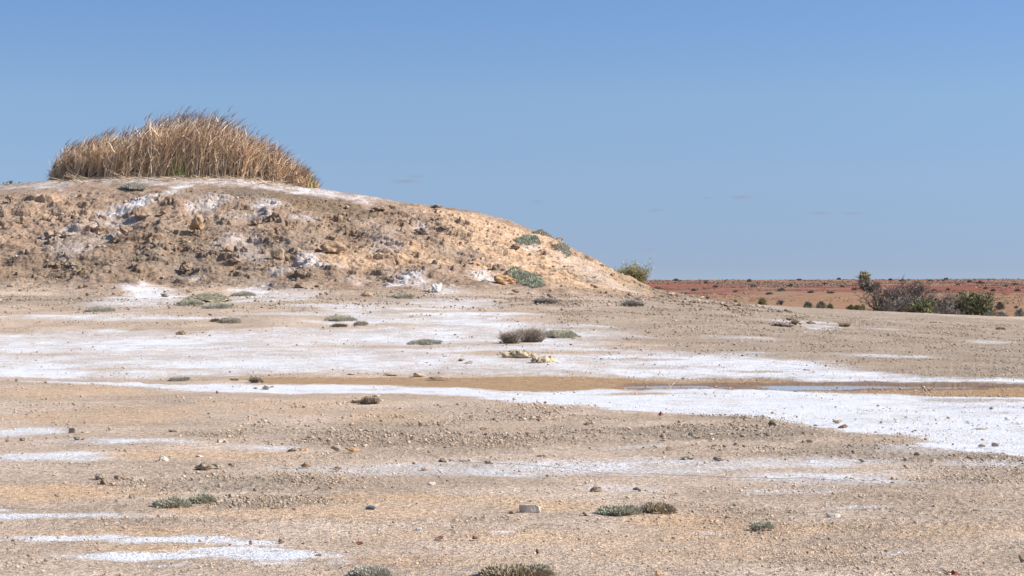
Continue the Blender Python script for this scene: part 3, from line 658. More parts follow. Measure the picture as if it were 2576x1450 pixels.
# loose gravel nobody could count
def gravel(name, n, vlo, vhi, ulo, uhi, sz, seed, cols, onhill=False, mat=None, only=None):
    rs = np.random.RandomState(seed); u = rs.uniform(ulo, uhi, n); v = rs.uniform(vlo, vhi, n)
    if onhill:
        x = rs.uniform(-21, 9, n); y = rs.uniform(55.5, 73, n)
        zb, up, t = hill_parts(x, y); keep = (t > -.05)
    else:
        zz = np.zeros(n); y = None
        yy = np.linspace(8, 60, 3000); base = F * (EYE - zbase(0 * yy, yy)) / yy + HV
        y = np.interp(-v / K, -base, yy); x = (u / K - 512) / F * y; keep = np.ones(n, bool)
    s, d, ru, orr = mask_at(x, y)
    pr = (.22 + .9 * d) * (1 - .85 * np.clip(s * 1.2, 0, 1)) * (1 - .6 * ru)
    if only == 'dark': pr = np.clip(d * 1.6 - .35, 0, 1) * (1 - np.clip(s, 0, 1))
    if only == 'foot': pr = .9 * sstep(820, 740, v) * (1 - .8 * np.clip(s, 0, 1))
    cl = np.clip(.35 + 2.4 * fbm(x, y, .7, 3, 12), .03, 1.8)
    keep &= rs.rand(n) < pr * cl
    x, y, d, orr = x[keep], y[keep], d[keep], orr[keep]; m = len(x)
    size = sz[0] * (1 - rs.rand(m)) ** (-1 / 2.6); size = np.minimum(size, sz[1]) * y / F
    size = np.where(rs.rand(m) < .5, size * .75, size)
    protos = [rock_shape(rs, I1, .6, .15) for _ in range(8)]
    z = zfull(x, y) + .012
    if onhill: y = y - (z - zbase(x, y)) * 0
    C = np.array([RC[c] for c in cols]); mb = MB()
    for k_, (pv, pf) in enumerate(protos):
        ii = np.arange(k_, m, 8); a = rs.rand(len(ii)) * 6.28; ca, sa = np.cos(a), np.sin(a)
        P_ = pv[None] * np.array([1.15, .85, .7]) * (size[ii] / 2)[:, None, None]
        X = P_[..., 0] * ca[:, None] - P_[..., 1] * sa[:, None]; Y = P_[..., 0] * sa[:, None] + P_[..., 1] * ca[:, None]
        V = np.stack([X + x[ii][:, None], Y + y[ii][:, None], P_[..., 2] + z[ii][:, None] + (size[ii] * .12)[:, None]], -1)
        FF = pf[None] + (np.arange(len(ii)) * len(pv))[:, None, None]
        c = C[rs.randint(0, len(C), len(ii))] * rs.uniform(.8, 1.2, (len(ii), 1))
        mb.add(V.reshape(-1, 3), FF.reshape(-1, 3), np.repeat(c, len(pv), 0))
    o = mb.build(name, mat or M_peb); tag(o, None, None, kind='stuff'); return o, m
g1 = gravel('gravel', 300000, 975, 1470, -60, 2640, (.75, 4.0), 21, ['gsoil', 'gsoil', 'gsoil', 'ggrey', 'gsoil2', 'gsoil2', 'gdk', 'gsoil'])
g2 = gravel('apron_gravel', 120000, 750, 960, -60, 2640, (.6, 2.6), 22, ['gsoil', 'gsoil2', 'ggrey', 'gdk', 'gsoil2'])
g3 = gravel('hill_rubble', 42000, 0, 0, 0, 0, (.8, 5.0), 23, ['ggrey', 'brown', 'ggrey', 'gdk', 'brown', 'gsoil2'], onhill=True)
g4 = gravel('clods', 120000, 1035, 1300, -60, 2640, (1.1, 5.0), 24, ['ggrey', 'ggrey', 'gsoil2', 'gdk', 'gsoil2'], only='dark'); g5 = gravel('foot_rubble', 26000, 745, 812, -60, 1900, (.6, 3.2), 25, ['gsoil2', 'ggrey', 'gdk', 'brown'], only='foot')
print('gravel', g1[1], g2[1], g3[1], g4[1], g5[1])
for g_, l_ in ((g1[0], 'loose gravel over the near bank'), (g2[0], 'fine gravel over the apron before the hill'), (g3[0], 'loose rubble on the face of the hill'), (g4[0], 'crumbly clods of the dark stony patches'), (g5[0], 'brown rubble along the foot of the hill')): g_['label'] = l_; g_['category'] = 'gravel'

# ------------------------------------------------------------------ plants
def blades(mb, p, d, L, w, col, bend=None, seg=2, colt=None):
    """narrow tapering strips: roots p, directions d, lengths L, widths w"""
    n = len(p); d = d / np.linalg.norm(d, axis=1, keepdims=True)
    side = np.cross(d, RS.normal(size=(n, 3))); side /= np.linalg.norm(side, axis=1, keepdims=True) + 1e-9
    L = np.broadcast_to(L, (n,)); w = np.broadcast_to(w, (n,)); bend = np.zeros((n, 3)) if bend is None else bend
    col = np.broadcast_to(col, (n, 3)); colt = col if colt is None else np.broadcast_to(colt, (n, 3))
    vs = []; cs = []
    for i in range(seg + 1):
        t = i / seg; c = p + d * (L * t)[:, None] + bend * (t * t)
        ww = (w * (1 - t * .85) / 2)[:, None]
        vs += [c - side * ww, c + side * ww]; cs += [col * (1 - t) + colt * t] * 2
    V = np.stack(vs, 1); C = np.stack(cs, 1); k = 2 * (seg + 1)
    base = (np.arange(n) * k)[:, None]
    f = [base + np.array([2 * i, 2 * i + 1, 2 * i + 3, 2 * i + 2]) for i in range(seg)]
    mb.add(V.reshape(-1, 3), np.concatenate(f), C.reshape(-1, 3))
def tube(mb, a, b, r0, r1, col, k=4):
    a = np.asarray(a, float); b = np.asarray(b, float); d = b - a; L = np.linalg.norm(d)
    if L < 1e-6: return
    d = d / L; h = np.array([0, 0, 1.]) if abs(d[2]) < .9 else np.array([1., 0, 0])
    s = np.cross(d, h); s /= np.linalg.norm(s); q = np.cross(d, s)
    an = np.arange(k) * 2 * np.pi / k; ring = np.cos(an)[:, None] * s + np.sin(an)[:, None] * q
    V = np.concatenate([a + ring * r0, b + ring * r1]); i = np.arange(k); j = (i + 1) % k
    mb.add(V, np.stack([i, j, j + k, i + k], 1), col)
GREEN = [(.52, .51, .38), (.60, .58, .45), (.43, .42, .31), (.64, .58, .45), (.40, .33, .24)]
GREY = [(.54, .51, .41), (.62, .58, .48), (.42, .39, .31)]
STRAW = [(.46, .37, .25), (.54, .44, .30), (.36, .28, .19), (.42, .38, .28)]
BROWN = [(.27, .20, .14), (.34, .26, .18), (.20, .15, .10)]
def cushion(u, v, w, h, pal, label, seed, slope=0.0, group=None, dens=1.0, name='cushion_plant', cat='cushion plant', d_ratio=.75):
    rs = np.random.RandomState(seed); x0, y0 = hit(u, v - h * .25); sc = y0 / F / K; a = w * sc / 2; hh = h * sc * .62; b = max(a * d_ratio, hh * .8)
    e = empty(name, (x0, y0, float(zfull(x0, y0))), label, cat, group); pal = np.array(pal)
    y0 = y0 + b * .3
    def surf(r, th):
        lx = r * np.cos(th) * a; ly = r * np.sin(th) * b
        n_ = fbm(lx + seed * 3.3, ly + seed, 1.6 / max(a, .1), 3, 4)
        rr = r * (1 + .35 * perlin(np.cos(th) * 1.5 + seed, np.sin(th) * 1.5 + 3.1))
        z = hh * np.clip(1 - rr ** 2.6, 0, 1) ** .6 * (1 + .7 * n_)
        return x0 + lx, y0 + ly, z
    # rounded body beneath the leaves
    nr, nt = 9, 28; r_ = np.linspace(0, 1, nr)[:, None] * np.ones(nt); th = np.arange(nt)[None] * 2 * np.pi / nt * np.ones((nr, 1))
    bx, by, bz = surf(r_, th); bz = bz * .78 - .03 + zfull(bx, by)
    mb = MB(); i = np.arange(nr * nt).reshape(nr, nt); q = np.stack([i[:-1], np.roll(i[:-1], -1, 1), np.roll(i[1:], -1, 1), i[1:]], -1).reshape(-1, 4)
    mb.add(np.stack([bx, by, bz], -1).reshape(-1, 3), q, np.array(BROWN[2]) * .5 + pal[0] * .75)
    mb.build('woody_mat', M_twig, e, loc=tuple(e.location), smooth=True)
    n = int(np.clip(w * h * 5, 700, 6000) * dens); r = np.sqrt(rs.rand(n)) * 1.02; th = rs.rand(n) * 6.28
    gap = fbm(r * np.cos(th) * 2.2 + seed, r * np.sin(th) * 2.2, 1.5, 2, 7); kp = gap > -.38; r, th = r[kp], th[kp]; n = len(r)
    X, Y, Z = surf(r, th); p = np.stack([X, Y, Z * rs.uniform(.75, 1, n) + zfull(X, Y) - .01], -1)
    d = np.stack([np.cos(th) * r * 1.2, np.sin(th) * r * 1.0, .9 + 0 * r], -1) + rs.normal(size=(n, 3)) * .45
    L = rs.uniform(.5, 1.3, n) * max(.035, 1.5 * sc * K); c = pal[rs.randint(0, len(pal), n)] * rs.uniform(.75, 1.25, (n, 1))
    mb = MB(); blades(mb, p, d, L, L * .38, c, seg=1); mb.build('foliage', M_leaf, e, loc=tuple(e.location))
    return e
CUSH = [
 (520,766,120,30,GREEN,'largest green cushion mat, domed, at the foot of the hill on the left',1),
 (478,773,64,18,GREEN,'dark green mat lobe at the left end of the largest cushion mat',2),
 (545,781,74,17,GREY,'grey-brown mat in front of the largest green cushion mat',3),
 (612,748,60,13,GREEN,'small green mat behind and right of the largest cushion mat',4),
 (250,786,74,13,GREY,'flat grey mat on the apron left of the largest cushion mat',5),
 (578,816,50,17,GREEN,'small grey-green mat standing alone below the largest cushion mat',6),
 (540,812,22,9,BROWN,'tiny brown mat left of the small lone grey-green mat',7),
 (857,811,80,15,GREEN,'wide dark green mat on the salt, upper one of a group of three',8),
 (852,824,40,8,BROWN,'small brownish mat just below the wide dark green mat',9),
 (908,822,32,13,GREY,'small grey mat at the right of the group of three',10),
 (1070,871,90,17,GREY,'grey cushion mat alone on the salt left of the grey twiggy bush',11),
 (1012,753,58,13,GREEN,'grey-green mat at the foot of the slope near the salt-whitened boulder',12),
 (1413,853,95,21,GREEN,'long grey-green mat beside the grey twiggy bush',13),
 (450,961,48,12,GREY,'small grey mat on the salt just above the near bank',14),
 (432,1283,78,24,GREEN,'nearer left cushion mat of the foreground pair',15),
 (506,1272,62,22,GREEN,'right-hand cushion mat of the foreground pair',16),
 (1560,1300,95,20,GREEN,'green and brown mat on the orange foreground sand',17),
 (1655,1298,80,26,STRAW,'brown dead mat joined to the right of the green one on orange sand',18),
 (1918,1337,38,15,GREEN,'small green tuft in the right foreground',19),
 (1300,1458,170,26,STRAW,'wide dry brown mat cut by the bottom edge',20),
 (1352,1442,38,12,GREEN,'small green sprig within the wide dry brown mat',21),
 (930,1456,85,18,GREY,'dark grey mat cut by the bottom edge left of centre',22),
]
for c_ in CUSH: cushion(*c_[:7])
# mats that follow the slope of the hill
def slope_mat(pts, th, pal, label, seed):
    q = np.array([hit(*p) for p in pts]); rs = np.random.RandomState(seed); lo, hi = q.min(0), q.max(0); c0 = q.mean(0)
    e = empty('cushion_plant', (c0[0], c0[1], float(zfull(*c0))), label, 'cushion plant'); n = 5200
    p = np.stack([rs.uniform(lo[0], hi[0], n), rs.uniform(lo[1], hi[1], n)], 1); ins = np.zeros(n, bool); dm = np.full(n, 9.)
    for i in range(len(q)):
        a, b = q[i], q[(i + 1) % len(q)]; ins ^= ((a[1] > p[:, 1]) != (b[1] > p[:, 1])) & (p[:, 0] < (b[0] - a[0]) * (p[:, 1] - a[1]) / (b[1] - a[1] + 1e-9) + a[0])
        tt = np.clip(((p - a) @ (b - a)) / ((b - a) @ (b - a) + 1e-9), 0, 1); dm = np.minimum(dm, np.linalg.norm(p - a - tt[:, None] * (b - a), axis=1))
    p, dm = p[ins], dm[ins]; n = len(p); pal = np.array(pal)
    z = zfull(p[:, 0], p[:, 1]) + th * sstep(0, .35, dm) * (1 + .6 * fbm(p[:, 0], p[:, 1], 2., 2, 3)) * rs.uniform(.55, 1, n)
    P3 = np.stack([p[:, 0], p[:, 1] - .25, z], 1); d = np.array([.1, -.55, .8]) + rs.normal(size=(n, 3)) * .45; L = rs.uniform(.04, .09, n)
    mb = MB(); blades(mb, P3, d, L, L * .45, pal[rs.randint(0, len(pal), n)] * rs.uniform(.75, 1.2, (n, 1)), seg=1)
    mb.build('foliage', M_leaf, e, loc=tuple(e.location)); return e
GRN2 = [(.44, .475, .36), (.52, .545, .43), (.37, .40, .30)]
slope_mat([(1278,690),(1300,684),(1335,692),(1368,708),(1372,722),(1345,724),(1315,716),(1290,704)], .12, GRN2, 'long green mat draped over the foot of the orange slope', 31)
slope_mat([(1296,600),(1320,595),(1350,600),(1362,610),(1330,611),(1304,608)], .07, GRN2, 'green mat high on the orange slope just below the skyline', 32)
slope_mat([(1400,618),(1420,621),(1436,634),(1441,646),(1425,648),(1412,634)], .08, GREY, 'grey-green mat running down the right slope below the skyline', 33)
slope_mat([(1338,583),(1360,579),(1384,590),(1392,598),(1370,598),(1348,592)], .14, GREY, 'grey mat on the skyline left of the perched dark rock', 34)
slope_mat([(1622,718),(1640,712),(1665,720),(1700,728),(1690,734),(1650,733)], .14, GRN2, 'green mat at the right toe of the hill beside the yellow-green bush', 35)
slope_mat([(305,470),(340,463),(375,468),(372,476),(330,476)], .10, GREY, 'thin grey-green mat near the hilltop in front of the reeds', 36)

def twiggy(u, v, w, h, pal, label, seed, n=260, D=None, name='twiggy_shrub', cat='shrub', group=None, thick=1.0, leaf=None, leafn=0):
    rs = np.random.RandomState(seed); x0, y0 = hit(u, v) if D is None else ((P(u) - 512) / F * D, D); sc = y0 / F / K; a = w * sc / 2; H = h * sc * 1.05; pal = np.array(pal)
    z0 = float(zfull(x0, y0)); e = empty(name, (x0, y0, z0), label, cat, group)
    if D: H = EYE + (HV - P(v - h)) / F * D - z0
    px = y0 / F; mb = MB(); nb = max(6, n // 22)
    bx = rs.uniform(-.62, .62, nb) * a; by = rs.uniform(-.4, .4, nb) * a
    tips = []
    for i in range(n):
        j = rs.randint(nb); lx = bx[j]; hgt = H * (1 - 1.1 * (lx / a) ** 2) * rs.uniform(.4, 1.05)
        gx = float(x0 + lx); gy = float(y0 + by[j]); g0 = np.array([gx, gy, z0 - .02]); ang = rs.uniform(0, 6.28); sp = rs.uniform(.1, 1.05)
        reach = hgt * sp; p1 = g0 + np.array([math.cos(ang) * reach * .45, math.sin(ang) * reach * .35, hgt * .5])
        p2 = p1 + np.array([math.cos(ang) * reach * .5 + rs.normal() * .08 * hgt, math.sin(ang) * reach * .4, hgt * .45 * rs.uniform(.5, 1)])
        c = pal[rs.randint(len(pal))] * rs.uniform(.7, 1.2); r = max(.18 * px, .003) * thick
        tube(mb, g0, p1, r * 1.5, r, c, 3); tube(mb, p1, p2, r, r * .5, c, 3)
        for _ in range(4):
            s_ = p1 + (p2 - p1) * rs.rand(); q = s_ + np.array([rs.normal(), rs.normal(), abs(rs.normal())]) * hgt * .16
            tube(mb, s_, q, r * .7, r * .4, c, 3); tips.append(q)
    mb.build('branches', M_twig, e, loc=(x0, y0, z0))
    if leafn:
        tp = np.array(tips)[rs.randint(0, len(tips), leafn)] + rs.normal(size=(leafn, 3)) * H * .05
        mb = MB(); L = rs.uniform(.8, 1.6, leafn) * max(px, .02); lp = np.array(leaf)
        blades(mb, tp, rs.normal(size=(leafn, 3)) + np.array([0, 0, .4]), L, L * .5, lp[rs.randint(0, len(lp), leafn)] * rs.uniform(.7, 1.25, (leafn, 1)), seg=1)
        mb.build('foliage', M_leaf, e, loc=(x0, y0, z0))
    return e
TW = [(.38, .31, .24), (.47, .39, .31), (.28, .225, .175)]; TW2 = [(.44,.37,.29),(.52,.45,.36),(.34,.28,.22)]; TWG = [(.30, .27, .24), (.24, .21, .19)]
twiggy(1288,864,62,34,TW,'left half of the large grey twiggy bush on the salt flat',41,520, leaf=TW2, leafn=700)
twiggy(1338,860,80,38,TW,'taller right half of the large grey twiggy bush on the salt flat',42,700, leaf=TW2, leafn=1000)
twiggy(1375,764,100,17,TWG,'low grey dead twigs spread at the foot of the hill',43,420, leaf=GREY, leafn=500)
twiggy(1592,770,84,17,TWG,'low grey twiggy shrub on the gravel right of the hill toe',44,320, leaf=GREY, leafn=500)
twiggy(645,962,46,17,TW,'small dark brown shrub on the salt, right one of two',45,240, leaf=BROWN, leafn=500)
twiggy(588,959,28,9,TW,'smaller dark brown shrub on the salt, left one of two',46,130, leaf=BROWN, leafn=250)
twiggy(930,1020,50,24,BROWN,'dry brown shrub on the top of the near bank, larger right one',47,320, leaf=BROWN, leafn=1100)
twiggy(897,1017,30,13,TW,'smaller dark shrub touching the dry brown one on the near bank',48,150, leaf=BROWN, leafn=400)
twiggy(2122,823,40,12,[(.38, .27, .17)],'round dry brown shrub right of the white patch on the gravel slope',49,220, leaf=[(.42,.30,.19)], leafn=900)
twiggy(2002,818,34,14,[(.34, .25, .17)],'dry brown tuft growing on the dark layered ledge',50,160, leaf=[(.38,.28,.18)], leafn=500)
twiggy(2515,830,34,9,[(.34, .24, .17)],'dry brown shrub near the right edge on the gravel slope',51,120, leaf=[(.36,.27,.19)], leafn=400)
twiggy(1845,1278,26,5,TW,'tiny dark sprig beside a grey stone in the right foreground',52,60)
twiggy(175,450,44,14,[(.42,.31,.19)],'low tan grass tuft at the left foot of the tall reeds',53,260, leaf=[(.45,.34,.21)], leafn=500)
twiggy(30,462,66,8,[(.20,.19,.12)],'dark grass blades on the skyline at the far left',54,90)
twiggy(1592,722,76,64,[(.20,.16,.10)],'yellow-green bush behind the right shoulder of the hill',55,300,D=77.5, name='leafy_bush', cat='bush', leaf=[(.38,.36,.15),(.48,.44,.20),(.26,.26,.11),(.54,.48,.25)], leafn=6500)

# ------------------------------------------------------------------ reeds on the hilltop
def reed_thicket():
    rs = np.random.RandomState(77)
    T = np.array([(50,174),(54,163),(60,152),(66,147),(75,142),(85,138),(100,134),(122,132),(130,130),(137,125),(150,119),(160,115),(176,113.5),(191,112.5),(205,115),(219,119),(230,126),(238,133),(254,140),(266,147),(278,156),(290,164),(300,171),(308,177),(314,182),(318,184)])
    xc, yc = (180 - 512) / F * 78, 78.0
    z0 = float(zfull(xc, yc)); e = empty('reed_thicket', (xc, yc, z0), 'tall straw-coloured reed thicket crowning the hill', 'reeds')
    n = 10000; y = 75.1 + 5.5 * rs.rand(n) ** 1.3
    u = np.where(rs.rand(n) < .96, rs.uniform(50, 303, n), rs.uniform(290, 317, n)); cl = fbm(u, y * 6, .06, 2, 5); m = rs.rand(n) < .75 + cl; u, y = u[m], y[m]; n = len(u)
    front = np.interp(u, [50, 75, 110, 235, 280, 311], [1.8, .8, 0, 0, .4, .6]); y = np.clip(y + front, 75.1, 81)
    x = (u - 512) / F * y; z = zfull(x, y)
    zt = EYE + (HV - np.interp(u, T[:, 0], T[:, 1])) / F * y
    h = (zt - z) * np.clip(rs.normal(.83, .13, n), .40, 1.1) * (1 + .28 * fbm(u, y * 9, .13, 3, 8)); h = np.clip(h, .25, None)
    pal = np.array([(.80,.58,.36),(.70,.50,.31),(.54,.36,.23),(.74,.63,.50),(.87,.72,.52),(.38,.265,.19)])
    c = pal[rs.choice(6, n, p=[.26,.2,.16,.14,.14,.10])] * rs.uniform(.65, 1.2, (n, 1)) * (1 + .35 * fbm(u, y * 9, .16, 2, 28))[:, None]
    p = np.stack([x, y, z - .03], 1); d = np.stack([rs.normal(.03, .13, n) + .2 * fbm(u, y * 9, .16, 2, 18), rs.normal(0, .1, n), np.ones(n)], 1)
    bend = np.stack([h * rs.uniform(.02, .22, n), h * rs.normal(0, .04, n), -h * .02], 1)
    tip = np.array([.36, .22, .15])
    mb = MB(); blades(mb, p, d, h * .98, rs.uniform(.02, .034, n), c, bend, 4, c * .55 + tip * .45)
    dn = d / np.linalg.norm(d, axis=1, keepdims=True)
    for _ in range(4):                                # leaves along each stalk
        f = rs.uniform(.1, .85, n); r = p + dn * (h * f)[:, None] + bend * (f * f)[:, None]
        dd = np.stack([rs.normal(.18, .45, n), rs.normal(0, .45, n), rs.uniform(.6, 1.1, n)], 1)
        L = np.minimum(rs.uniform(.35, .8, n), h * .6); bd = np.stack([L * rs.uniform(0, .45, n), 0 * L, -L * rs.uniform(0, .3, n)], 1)
        blades(mb, r, dd, L, rs.uniform(.022, .040, n), c * rs.uniform(.8, 1.3, (n, 1)), bd, 2)
    m = int(n * .5); i = rs.randint(0, n, m); dd = np.stack([rs.normal(0, .6, m), rs.normal(-.1, .4, m), rs.uniform(.5, 1, m)], 1); L = rs.uniform(.3, .75, m)
    blades(mb, p[i], dd, L, .025, c[i] * 1.05, np.stack([L * rs.normal(0, .4, m), 0 * L, -L * .35], 1), 2)
    o = mb.build('dry_stalks', M_reed, e, loc=(xc, yc, z0))
    mb = MB(); s = rs.rand(n) < .30; pp = p[s] + dn[s] * (h[s] * .93)[:, None] + bend[s] * .9; m = len(pp)
    for _ in range(3):
        dd = np.stack([rs.uniform(.15, .7, m), rs.normal(0, .12, m), np.ones(m)], 1); L = rs.uniform(.16, .40, m)
        blades(mb, pp, dd, L, .022, np.array([.25,.155,.12]) * rs.uniform(.8, 1.3, (m, 1)), np.stack([L * .35, 0 * L, -L * .12], 1), 2)
    mb.build('seed_plumes', M_reed, e, loc=(xc, yc, z0))
    mb = MB(); m = 210; u = np.clip(rs.normal(178, 9, m), 158, 200); yy = rs.uniform(75.0, 75.9, m); xx = (u - 512) / F * yy; zz = zfull(xx, yy)
    L = rs.uniform(.4, 1.25, m) * np.where(np.arange(m) < 150, 1, .7)
    blades(mb, np.stack([xx, yy, zz], 1), np.stack([rs.normal(.05, .15, m), rs.normal(-.05, .1, m), np.ones(m)], 1), L, .03, np.array([.24,.27,.09]) * rs.uniform(.7, 1.4, (m, 1)), None, 2, np.array([.40,.36,.17]))
    mb.build('green_shoots', M_reed, e, loc=(xc, yc, z0))
    m = 420; u = rs.uniform(58, 300, m); yy = rs.uniform(74.3, 75.4, m); xx = (u - 512) / F * yy; L = rs.uniform(.3, .9, m); mb = MB()
    blades(mb, np.stack([xx, yy, zfull(xx, yy) + .03], 1), np.stack([rs.normal(0, 1, m), rs.normal(-.15, .5, m), rs.uniform(0, .22, m)], 1), L, .026, np.array([.66,.52,.36]) * rs.uniform(.6, 1.2, (m, 1)), None, 2)
    mb.build('fallen_stems', M_reed, e, loc=(xc, yc, z0))
reed_thicket()
def tuft(u, w, h, label, seed):
    rs = np.random.RandomState(seed); x = (u / K - 512) / F * 75.0; z = float(zfull(x, 75.0)); e = empty('reed_tuft', (x, 75, z), label, 'reeds'); m = 24
    s = 75 / F / K; mb = MB(); L = rs.uniform(.5, 1.1, m) * h * s; c = np.array([(.42,.28,.15),(.34,.34,.14)])[rs.randint(0, 2, m)]
    blades(mb, np.stack([x + rs.normal(0, .06, m), 75 + rs.normal(0, .1, m), z - .02 + 0 * L], 1), np.stack([rs.normal(.05, .32, m), rs.normal(0, .2, m), np.ones(m)], 1), L, .032, c, np.stack([L * rs.normal(.1, .2, m), 0 * L, -L * .1], 1), 3)
    mb.build('blades', M_reed, e, loc=(x, 75, z))
tuft(775, 16, 50, 'thin reed tuft just right of the tall thicket', 5); tuft(787, 18, 34, 'smallest reed tuft, last one right of the thicket', 6)

# ------------------------------------------------------------------ trees and bushes beyond the crest
def tree(u, D, wpx, top, botpx, kind, label, seed, group=None, name=None):
    """u, wpx, top, bot in image pixels; D distance"""
    rs = np.random.RandomState(seed); x0 = (P(u) - 512) / F * D; z0 = float(zfull(x0, D)) - .05
    sc = D / F / K; ztop = EYE + (HV - P(top)) / F * D; H = ztop - z0; a = wpx * sc / 2
    nm = name or {'dead': 'dead_tree', 'grey': 'dry_tree', 'green': 'leafy_tree', 'tall': 'gum_tree'}[kind]
    e = empty(nm, (x0, D, z0), label, 'tree', group); mb = MB(); bark = np.array({'dead': (.16,.12,.105), 'grey': (.13,.10,.085), 'green': (.12,.10,.07), 'tall': (.45,.40,.34)}[kind]); tips = []
    tw = MB()
    def br(p, d, L, r, lev):
        nseg = 3; q = p
        for s in range(nseg):
            d = d + rs.normal(size=3) * .18; d[2] += .03; d /= np.linalg.norm(d); q2 = q + d * L / nseg
            if lev < 2: tube(mb, q, q2, r * (1 - .25 * s), r * (1 - .25 * (s + 1)), bark * rs.uniform(.85, 1.2), 5)
            else: tube(tw, q, q2, r * (1 - .25 * s), r * (1 - .25 * (s + 1)), bark * rs.uniform(.85, 1.3), 3)
            q = q2
            if lev < 3:
                for _ in range(3 if lev else 2):
                    ang = rs.uniform(0, 6.28); dv = np.array([math.cos(ang), math.sin(ang) * .8, rs.uniform(-.1, .8)]); nd = d * .5 + dv * .8; nd /= np.linalg.norm(nd)
                    br(q, nd, L * rs.uniform(.45, .7), r * .5, lev + 1)
            else: tips.append(q)
    ns = {'dead': 3, 'grey': 5, 'green': 4, 'tall': 2}[kind]
    for i in range(ns):
        ang = rs.uniform(0, 6.28); lean = a / H * (.75 if kind != 'tall' else .3)
        d = np.array([math.cos(ang) * lean * 1.2 if ns > 1 else 0, math.sin(ang) * lean * .8, 1.0]); d[0] = (i / (ns - 1) * 2 - 1) * lean * 1.1; d /= np.linalg.norm(d)
        br(np.array([x0 + (i / (ns - 1) - .5) * a * .3, D, z0]), d, H * rs.uniform(.5, .62), max(.035 * H, .03), 0)
    mb.build('trunk', M_twig, e, loc=(x0, D, z0))
    if kind == 'dead': tw.build('twigs', M_twig, e, loc=(x0, D, z0)); return e
    tp = np.array(tips); n = {'grey': 3000, 'green': 9000, 'tall': 3500}[kind]
    t = tp[rs.randint(0, len(tp), n)] + rs.normal(size=(n, 3)) * np.array([.09 * a + .05, .09 * a + .05, .05 * H])
    if kind == 'tall':
        kp = (t[:, 2] > z0 + .45 * H); t = t[kp]; n = len(t)
    if kind == 'green':
        ang = rs.rand(n) * 6.28; ph = rs.rand(n); rr = rs.uniform(.6, 1.02, n); sel = rs.rand(n) < .7
        prof = np.sqrt(np.clip(1 - (ph * 1.75 - .75) ** 2, 0, 1)) * (1 + .3 * fbm(ang * 1.2, ph * 4, 1., 2, seed))
        S = np.stack([x0 + np.cos(ang) * a * prof * rr, D + np.sin(ang) * a * .9 * prof * rr, z0 + ph * H], 1); t = np.where(sel[:, None], S, t)
    t[:, 2] = np.clip(t[:, 2], z0 + .02 * H, z0 + 1.03 * H); t[:, 0] = x0 + np.clip(t[:, 0] - x0, -a * 1.05, a * 1.05)
    pal = np.array({'grey': [(.25,.205,.165),(.32,.265,.22),(.195,.155,.13),(.27,.25,.19)], 'green': [(.17,.185,.08),(.22,.23,.11),(.12,.13,.06),(.27,.265,.14)], 'tall': [(.40,.36,.22),(.48,.44,.31),(.30,.28,.17)]}[kind])
    L = rs.uniform(.10, .22, n) * (D / 130); L = np.where(rs.rand(n) < .3, L * 1.4, L) * (.6 if kind == 'tall' else 1)
    blades(tw, t, rs.normal(size=(n, 3)) + np.array([0, 0, .5]), L, L * (.22 if kind == 'grey' else .5), pal[rs.randint(0, len(pal), n)] * rs.uniform(.7, 1.3, (n, 1)), seg=1)
    tw.build('crown', M_leaf, e, loc=(x0, D, z0)); return e
tree(2238, 124, 72, 728, 0, 'grey', 'bushy grey leafless tree at the left end of the gully thicket', 1)
tree(2300, 128, 108, 713, 0, 'grey', 'tallest grey-brown tree of the gully thicket', 2)
tree(2268, 121, 90, 752, 0, 'grey', 'dense low grey tree in front of the tallest one in the thicket', 3)
tree(2326, 122, 44, 758, 0, 'green', 'small green bush under the tallest grey tree of the thicket', 4, name='leafy_bush')
tree(2318, 119, 40, 768, 0, 'green', 'dark green sapling at the front of the thicket', 14, name='leafy_bush')
tree(2370, 126, 70, 738, 0, 'dead', 'bare spreading dead tree right of the tallest grey tree', 5)
tree(2408, 123, 90, 746, 0, 'grey', 'grey tree leaning beside the round green tree', 6)
tree(2384, 120, 46, 772, 0, 'grey', 'low grey brush beneath the bare dead tree', 16)
tree(2450, 122, 62, 742, 0, 'green', 'round bright green tree at the right end of the thicket', 7)
tree(2176, 210, 18, 688, 0, 'tall', 'slender pale tree rising above the horizon', 8)
tree(2188, 205, 44, 711, 0, 'grey', 'dark low bush at the foot of the slender pale tree', 9)
